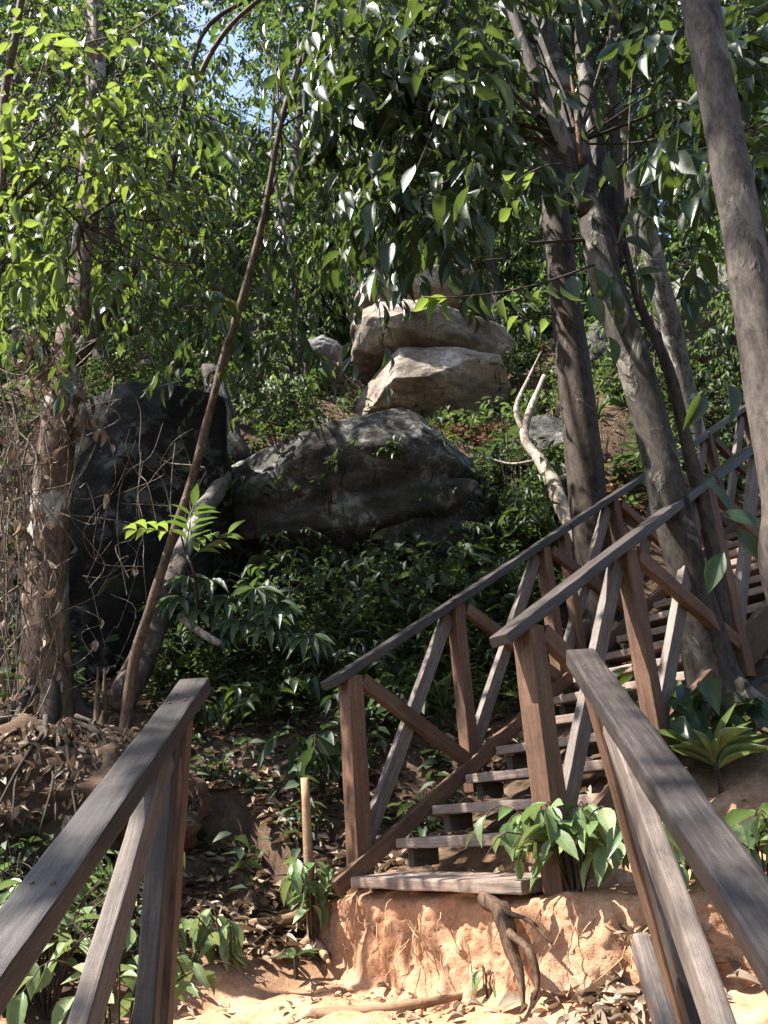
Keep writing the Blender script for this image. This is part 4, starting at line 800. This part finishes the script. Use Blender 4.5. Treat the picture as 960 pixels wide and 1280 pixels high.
for px, py, lab, n in [(350, 700, 'broad leaved plant with big dull leaves under the left end of the long boulder', 7), (500, 730, 'broad leaved plant with bluish hanging leaves under the low grey rock face', 9), (430, 760, 'clump of large heart shaped leaves mid slope', 8), (590, 745, 'large leaved plant behind the second post of the far railing', 7), (640, 610, 'large leaved bush right of the long boulder end', 8)]:
    shrub('shrub', at(px, py), lab, n=n, h=.5, spread=.4, nleaf=5, ll=.25, lw=.5, tpl='big', mat='leaf_shrub', droop=1.3)
# countless small plants and the litter of dead leaves
def near_stairs(x, y):
    rx, ry = x-O.x, y-O.y; t = (rx*SD.x+ry*SD.y)/.28; l = rx*SN.x+ry*SN.y; return (-1 < t < NSTEP and -.2 < l < SW+.15) or (abs(x) < .8 and y < 2.9) or (y < 4.4 and -1.0 < x < 1.0)
lb, sb = LeafBuf(), SegBuf()
def sprig(q, h, n, ll, lw):
    a = random.uniform(0, 6.28); tip = q+V((math.cos(a)*h*.4, math.sin(a)*h*.4, h)); sb.seg(q, tip, .004, .002)
    for j in range(n):
        t = (j+1)/n; az = a+j*2.4; lb.add(q.lerp(tip, .25+.75*t), (math.cos(az), math.sin(az), random.uniform(-.5, .35)), UP+rv(.3), ll*random.uniform(.6, 1.2), ll*lw*random.uniform(.8, 1.2))
lb2, lb3 = LeafBuf(), LeafBuf()
def sprig2(q, kind):
    global lb
    keep = lb
    if kind == 0:                    # grass like blades
        for j in range(random.randint(8, 16)):
            a = random.uniform(0, 6.28); L = random.uniform(.15, .42); lb2.add(q, (math.cos(a), math.sin(a), random.uniform(.5, 2.2)), (-math.cos(a), -math.sin(a), .6), L, L*random.uniform(.06, .11))
    else:                            # small leaved creeping plant
        lb = lb3; h = random.uniform(.2, .6)
        for k in range(3): sprig(q+V((rv(.08).x, rv(.08).y, 0)), h*random.uniform(.5, 1), random.randint(9, 15), random.uniform(.045, .085), random.uniform(.45, .65))
        lb = keep
for i in range(2500):
    r = random.random()
    if r < .1: px, py = random.uniform(-80, 130), random.uniform(470, 860)
    elif r < .62: px, py = random.uniform(190, 700), random.uniform(560, 900)
    elif r < .66: px, py = random.uniform(220, 560), random.uniform(880, 1100)
    elif r < .72: px, py = random.uniform(-40, 200), random.uniform(1050, 1200)
    else: px, py = random.uniform(100, 960), random.uniform(430, 640)
    if (270 < px < 620 and 540 < py < 730 and random.random() < .85) or (400 < px < 650 and py < 535): continue
    q = PG(px, py)
    if near_stairs(q.x, q.y) or q.y > 16: continue
    k = random.random()
    if py > 900 and k < .5: continue
    if k < .12: sprig2(q, 0); continue
    if k < .45: sprig2(q, 1); continue
    lo = py > 880; sprig(q, random.uniform(.08, .3) if lo else random.uniform(.15, .75), random.randint(4, 7) if lo else random.randint(6, 12), random.uniform(.06, .13) if lo else random.uniform(.08, .2), random.uniform(.28, .52))
o = lb2.build('grass_blades', 'mid', M['leaf_pale'], None, True, 'stuff'); o['label'] = 'thin grassy blades among the undergrowth'
o = lb3.build('creeping_undergrowth', 'mid', M['leaf_mid'], None, True, 'stuff'); o['label'] = 'small leaved creeping plants between the shrubs'
for i in range(700):
    x, y = random.uniform(-7, 9), random.uniform(4.5, 15); 
    if near_stairs(x, y): continue
    sprig(V((x, y, tz(x, y))), random.uniform(.2, .6), 9, .14, .42)
o = sb.build('undergrowth_stems', M['twig']); tag(o, 'thin stems of the undergrowth seedlings', kind='stuff')
o = lb.build('undergrowth', 'mid', M['leaf_shrub'], None, True, 'stuff'); o['label'] = 'dark leafy undergrowth covering the slope below the boulders'
def litter(name, label, n, fn, mat, ll, lift=.012):
    lb = LeafBuf()
    for i in range(n):
        q = fn()
        if q is None: continue
        a = random.uniform(0, 6.28); L = ll*random.uniform(.5, 1.25); nn = UP+rv(.35)
        lb.add(q+UP*random.uniform(.0, lift), (math.cos(a), math.sin(a), random.uniform(-.1, .35)), nn, L, L*random.uniform(.32, .55))
    o = lb.build(name, 'curl', M[mat], None, False, 'stuff'); o['label'] = label
def on_slope():
    q = PG(random.uniform(-60, 640), random.uniform(840, 1210)) if random.random() < .7 else PG(random.uniform(60, 900), random.uniform(430, 700))
    return None if near_stairs(q.x, q.y) else q
litter('leaf_litter', 'brown dead leaves strewn over the slope', 6500, on_slope, 'leaf_dead', .1, .03)
def on_landing():
    x, y = random.gauss(-.2, .7), random.uniform(2.7, 4.5); z = tz(x, y); return V((x, y, z+.015)) if abs(x) < 1.6 else None
litter('landing_litter', 'pale dry leaves on the orange earth of the landing', 280, on_landing, 'leaf_dead', .06, .006)
def on_right():
    q = P(random.gauss(800, 70), random.gauss(1195, 30), random.uniform(3.1, 3.5)); q.z = max(tz(q.x, q.y), .3 if q.x > .75 and q.y > 3.2 else 0)+.02; return q
litter('bank_litter', 'rusty dead leaves heaped on the bank beside the right lower railing', 300, on_right, 'leaf_dead', .09, .03)
def on_ledge():
    px, py = (random.uniform(500, 640), random.uniform(535, 556)) if random.random() < .6 else (random.uniform(740, 840), random.uniform(585, 650)); return PG(px, py, 8.)
litter('ledge_litter', 'orange dead leaves on the sunlit ledge below the sandstone boulder', 520, on_ledge, 'leaf_dead', .12, .05)
litter('ledge_litter', 'rust coloured dead leaves among the litter on the ledge', 160, on_ledge, 'leaf_rust', .12, .05)
def on_steps():
    k = random.randint(0, 12); p = O+STEP*k+SN*random.uniform(.1, 1.1)+SD*random.uniform(.1, .24); return p+UP*.004
litter('step_litter', 'dead leaves lying at the back of the stair treads', 120, on_steps, 'leaf_dead', .075, .01)

# crumbled earth and stones at the foot of the bank
vs_, fs_ = [], []; n0 = 0
bm0 = bmesh.new(); bmesh.ops.create_icosphere(bm0, subdivisions=2, radius=1); bv = [q.co.copy() for q in bm0.verts]; bf = [[q.index for q in f.verts] for f in bm0.faces]; bm0.free()
for i in range(360):
    t_ = random.uniform(-2, 5.5); base = V((-.3, 4.42, 0)).lerp(V((1.0, 3.05, 0)), random.random())+V((random.gauss(-.12, .16), random.gauss(-.12, .16), 0)) if i % 3 else V((random.gauss(0, .8), random.uniform(2.7, 4), 0))
    s_ = random.expovariate(1/.007)+.003; s_ = min(s_, .018); z_ = tz(base.x, base.y); sd_ = rv(9)
    for c in bv:
        k_ = 1+.5*noise.noise(c*1.5+sd_); vs_.append((base.x+c.x*s_*k_, base.y+c.y*s_*k_, z_+s_*.4+c.z*s_*k_*.7))
    for f in bf: fs_ += [n0+x for x in f]
    n0 += len(bv)
o = mesh_np('dirt_clods', vs_, fs_, [3]*(len(fs_)//3), M['dirt']); tag(o, 'crumbled clods of orange earth at the foot of the bank', kind='stuff')
sb = SegBuf()
for i in range(60):
    p = V((-.36, 4.6, 0)).lerp(V((.95, 3.15, 0)), random.random())+V((-.03, -.03, random.uniform(.2, .44))); pts = [p]; d = V((rv(.5).x-.3, rv(.5).y-.3, -.7))
    for k in range(5): d = (d+rv(.3)+UP*-.2).normalized(); pts.append(pts[-1]+d*random.uniform(.02, .05))
    sb.path(pts, .0035, .001)
o = sb.build('rootlets', M['stake']); tag(o, 'fine rootlets hanging out of the earth bank', kind='stuff')

# ------------------------------------------------------------------ dead wood, stakes, vines
b = at(392, 1190); T = empty('stake', b, 'cut wooden stake stuck in the earth left of the first step', 'stake')
one_tube('stake_shaft', [b-UP*.1, b+V((-.01, 0, .3)), P(381, 972, b.y)], [.03, .027, .024], M['stake'], T, sides=9, sub=5, bump=.12, freq=12, seed=6)
one_tube('root', [b+UP*.06, b+V((-.1, -.05, .0)), b+V((-.2, -.12, -.03))], [.03, .025, .01], M['stake'], T, sides=7, bump=.15, freq=10); one_tube('root', [b+UP*.05, b+V((.06, -.1, .0)), b+V((.1, -.22, -.03))], [.03, .022, .01], M['stake'], T, sides=7, bump=.15, freq=10)
def dead(name, pts, r, mat, label, cat, **k): 
    k.setdefault('sides', 10); k.setdefault('bump', .14); k.setdefault('freq', 6)
    o = one_tube(name, pts, r, M[mat], None, **k); tag(o, label, cat); return o
o = dead('fallen_log', [P(286, 592, 7.6), P(278, 604, 7.45), P(258, 632, 7.2), P(238, 668, 6.95), P(216, 720, 6.65)], [.03, .07, .085, .08, .065], 'log', 'pale grey log leaning between the black boulder and the long boulder', 'log', sides=18, bump=.2, freq=5)
one_tube('bark', [P(226, 700, 6.75), P(205, 755, 6.4), P(180, 820, 6.1), P(150, 862, 5.9)-UP*.1], [.07, .09, .1, .11], M['bark_dark'], o, sides=18, bump=.2, freq=5, flute=.15)
dead('tree_stump', [P(285, 585, 9.2), P(280, 545, 9.2), P(272, 500, 9.3), P(262, 460, 9.4)], [.3, .2, .15, .1], 'bark_pale', 'grey weathered stump with spreading roots above the pale log', 'stump', sides=18, flute=.3)
o = dead('fallen_branch', [P(680, 470, 9.), P(655, 540, 8.5), P(675, 575, 8.2), P(690, 602, 7.9), P(708, 645, 7.6), P(745, 705, 7.4)], [.03, .05, .065, .08, .085, .06], 'dead', 'bleached broken branch lying on the slope above the far railing', 'branch', seed=4)
tb = TubeBuf(); tb.tube([P(655, 540, 8.5), P(645, 510, 8.7), P(662, 470, 9.2), P(676, 440, 9.3)], [.04, .03, .02, .008], 7); q = tb.build('twig', M['dead'], o); q = None
one_tube('twig', [P(690, 602, 7.9), P(720, 590, 8.0), P(745, 575, 8.3)], [.035, .02, .006], M['dead'], o, sides=6)
one_tube('twig', [P(675, 575, 8.2), P(640, 580, 8.3), P(610, 572, 8.6)], [.025, .016, .005], M['dead'], o, sides=6)
tb = TubeBuf()
for i in range(7):
    a = i*.9+.2; q = P(131, 900, 5.7)+V((math.cos(a)*.05, math.sin(a)*.05, -.1)); hh = random.choice([.12, .16, .22, .3, .46]); tb.tube([q, q+V((math.cos(a)*.01, 0, hh*.6)), q+V((math.cos(a)*.02+rv(.01).x, 0, hh))], [.03, .02, .005], 6, 3, .4, 18, i)
tag(tb.build('splintered_stump', M['bark_stem']), 'splintered brown stump at the foot of the slim curved stem', 'stump')
dead('fallen_branch', [P(225, 770, 6.2), P(250, 790, 6.1), P(275, 805, 6.)], [.03, .035, .02], 'dead', 'short broken branch stub below the small fan palm', 'branch')
dead('fallen_branch', [at(265, 920, .03), at(300, 892, .05), at(330, 880, .1)], [.02, .022, .012], 'dead', 'thin stick lying on the litter beyond the left handrail end', 'branch')
dead('exposed_root', [at(390, 1276, .02), at(440, 1278, .03), at(520, 1268, .03), at(600, 1250, .03)], [.018, .024, .022, .012], 'stake', 'root crossing the sunlit earth of the landing', 'root', sides=8)
dead('exposed_root', [at(310, 1165, .03), at(370, 1160, .05), at(430, 1170, .05), P(470, 1163, 4.45)], [.02, .03, .03, .02], 'stake', 'stout root jutting from the earth left of the bank', 'root', sides=8)
o = dead('exposed_root', [P(604, 1122, 3.8), P(622, 1136, 3.66), P(634, 1160, 3.56), P(640, 1190, 3.52), P(650, 1222, 3.47), P(654, 1262, 3.4)], [.022, .036, .034, .026, .018, .008], 'bark_stem', 'dark root curling down the earth bank under the near newel post', 'root', sides=12, bump=.3, freq=12, flute=.35)
for q_, r_ in (([P(636, 1165, 3.5), P(662, 1190, 3.42), P(672, 1225, 3.4), P(668, 1250, 3.38)], .018), ([P(626, 1140, 3.62), P(660, 1150, 3.5), P(690, 1180, 3.42)], .014)): one_tube('rootlet', q_, [r_, r_*.7, r_*.3], M['bark_stem'], o, sides=7, bump=.25, freq=14)
# mound of roots and dead leaves under the peeling trunk
b = at(60, 1010); b.z -= .1
T = empty('root_mound', b, 'mound of roots and dead leaves below the peeling trunk', 'mound')
bm = bmesh.new(); bmesh.ops.create_icosphere(bm, subdivisions=5, radius=1)
for q in bm.verts: q.co = V((q.co.x*.85, q.co.y*.6, q.co.z*.5))*(1+.35*noise.noise(q.co*2.3)+.15*noise.noise(q.co*6)+.07*noise.noise(q.co*15))
me = bpy.data.meshes.new('earth'); bm.to_mesh(me); bm.free(); me.materials.append(M['soil']); [setattr(p, 'use_smooth', True) for p in me.polygons]; link(bpy.data.objects.new('earth', me), T)
lb, tb = LeafBuf(), TubeBuf()
for i in range(2000):
    n = rv().normalized(); n.z = abs(n.z); p = b+V((n.x*.92, n.y*.66, n.z*.56)); lb.add(p, rv()+V((0, -.2, -.6)), n+rv(.5), random.uniform(.04, .1), random.uniform(.015, .04))
for i in range(22):
    a = random.uniform(3.0, 6.4); p = [b+V((math.cos(a)*.9*t+rv(.05).x, math.sin(a)*.75*t, .55*(1-t*t)+.04+rv(.03).z)) for t in (.15, .5, .8, 1.05)]; tb.tube(p, [.016, .012, .009, .004], 6, 3, .2, 9, i)
tb.build('root', M['twig'], T); lb.build('dead_leaves', 'curl', M['leaf_dead'], T, False)
# dry vines
def vine_tangle(label, rows, n, leafn, sag=.25, box=None, rad=.0045):
    c = V(rows[0]); T = empty('dry_vine', c, label, 'vine', 'dry vines on the left'); tb, lb = SegBuf(), LeafBuf()
    for i in range(n):
        a, e = random.sample(rows, 2); a, e = V(a)+rv(.12), V(e)+rv(.12); m = (a+e)*.5+rv(.16)-UP*sag*random.random()
        pts = catmull([a, a.lerp(m, .5)+rv(.07), m, m.lerp(e, .5)+rv(.07), e], 4); r = rad*random.uniform(.5, 1.8); tb.path(pts, r, r*.6)
        for j in range(leafn):
            q = random.choice(pts); lb.add(q, V((random.gauss(0, .4), random.gauss(0, .4), -1)), rv(), random.uniform(.07, .15), random.uniform(.03, .065))
    tb.build('stem_sprays', M['vine'], T); lb.build('dead_leaves', 'curl', M['leaf_dead'], T, True)
vine_tangle('tangle of dry vines and dead leaves draped over the peeling trunk', [P(x, y, 5.95) for x, y in [(20, 430), (60, 460), (90, 500), (40, 520), (75, 570), (20, 590), (100, 440), (120, 420), (50, 620)]], 46, 9)
vine_tangle('loose dry vines at the left edge beside the peeling trunk', [P(x, y, 5.7) for x, y in [(-20, 420), (10, 520), (0, 620), (20, 700), (5, 780), (30, 830), (-15, 900), (40, 760)]], 40, 6)
vine_tangle('bare twigs reaching from the peeling trunk across the black boulder', [P(x, y, 6.0) for x, y in [(60, 690), (85, 640), (125, 620), (105, 760), (60, 780), (110, 830), (150, 720)]], 14, 1, .1, rad=.003)
vine_tangle('thin dry vines hanging down the face of the black boulder', [P(x, y, 6.9) for x, y in [(175, 520), (180, 640), (170, 740), (220, 540), (225, 620), (190, 560)]], 14, 0, .05, rad=.004)
vine_tangle('dark brushwood heaped left of the peeling trunk', [P(x, y, 6.4) for x, y in [(-40, 500), (0, 560), (-30, 640), (20, 690), (-20, 760), (10, 830), (-50, 850), (30, 560)]], 50, 7, .2, rad=.006)
vine_tangle('bare branch tangle in the crown at the left edge', [P(x, y, 4.6) for x, y in [(-10, 60), (20, 20), (40, 100), (10, 160), (60, 60), (30, 200), (-10, 240), (100, 40)]], 30, 1, .1)
vine_tangle('dry grassy vines hanging beside the bleached branch', [P(x, y, 8.6) for x, y in [(640, 560), (670, 620), (630, 640), (690, 660), (650, 600), (720, 640)]], 22, 1, .2)
for lab, pts, r in [('pale thin liana slanting through the leaves at the upper left', [(200, 15, 4.6), (160, 40, 4.6), (115, 52, 4.6), (60, 70, 4.6)], .007), ('dark liana hanging in loops over the long boulder', [(375, 330, 6.5), (365, 420, 6.6), (390, 500, 6.8), (410, 560, 7.2)], .007), ('thin liana crossing the leaves left of the mottled tree', [(430, 0, 5), (480, 110, 4.9), (560, 230, 4.9), (600, 330, 4.8)], .006), ('long thin vine hanging by the thin grey trunk', [(790, 90, 4.5), (785, 200, 4.4), (792, 300, 4.3), (800, 380, 4.3)], .005), ('dark bent branch over the sky gap at the top', [(240, 115, 5.2), (262, 70, 5.2), (290, 30, 5.2), (335, -10, 5.2)], .02)]:
    o = one_tube('liana', [P(*p) for p in pts], [r, r*1.1, r, r*.8], M['vine'] if 'pale' in lab else M['bark_stem'], None, sides=6, bump=.1, freq=12); tag(o, lab, 'vine')
# ------------------------------------------------------------------ light
w = bpy.data.worlds.new('World'); sc.world = w; w.use_nodes = True; nt = w.node_tree
sky = nt.nodes.new('ShaderNodeTexSky'); sky.sky_type = 'NISHITA'; sky.sun_disc = False; sky.sun_elevation = SUN_EL; sky.sun_rotation = SUN_AZ; sky.dust_density = 1.6
bg = nt.nodes['Background']; nt.links.new(sky.outputs[0], bg.inputs['Color']); bg.inputs['Strength'].default_value = .112
sd = bpy.data.lights.new('sun', 'SUN'); sd.energy = 5; sd.angle = math.radians(.5); sd.color = (1, .95, .87)
so = bpy.data.objects.new('sun', sd); link(so); so.rotation_mode = 'QUATERNION'; so.rotation_quaternion = SUN.to_track_quat('Z', 'Y'); so.location = (-8, 0, 14)
vs = sc.view_settings; sc.display_settings.display_device = 'sRGB'; vs.view_transform = 'Standard'; vs.look = 'None'; vs.exposure = 1.9; vs.gamma = 1; vs.use_curve_mapping = False
sc.render.engine = 'CYCLES'; cy = sc.cycles
cy.max_bounces = 8; cy.diffuse_bounces = 4; cy.glossy_bounces = 3; cy.transmission_bounces = 4; cy.transparent_max_bounces = 8
cy.use_denoising = True; cy.denoiser = 'OPENIMAGEDENOISE'; cy.sample_clamp_indirect = 6
cy.caustics_reflective = False; cy.caustics_refractive = False
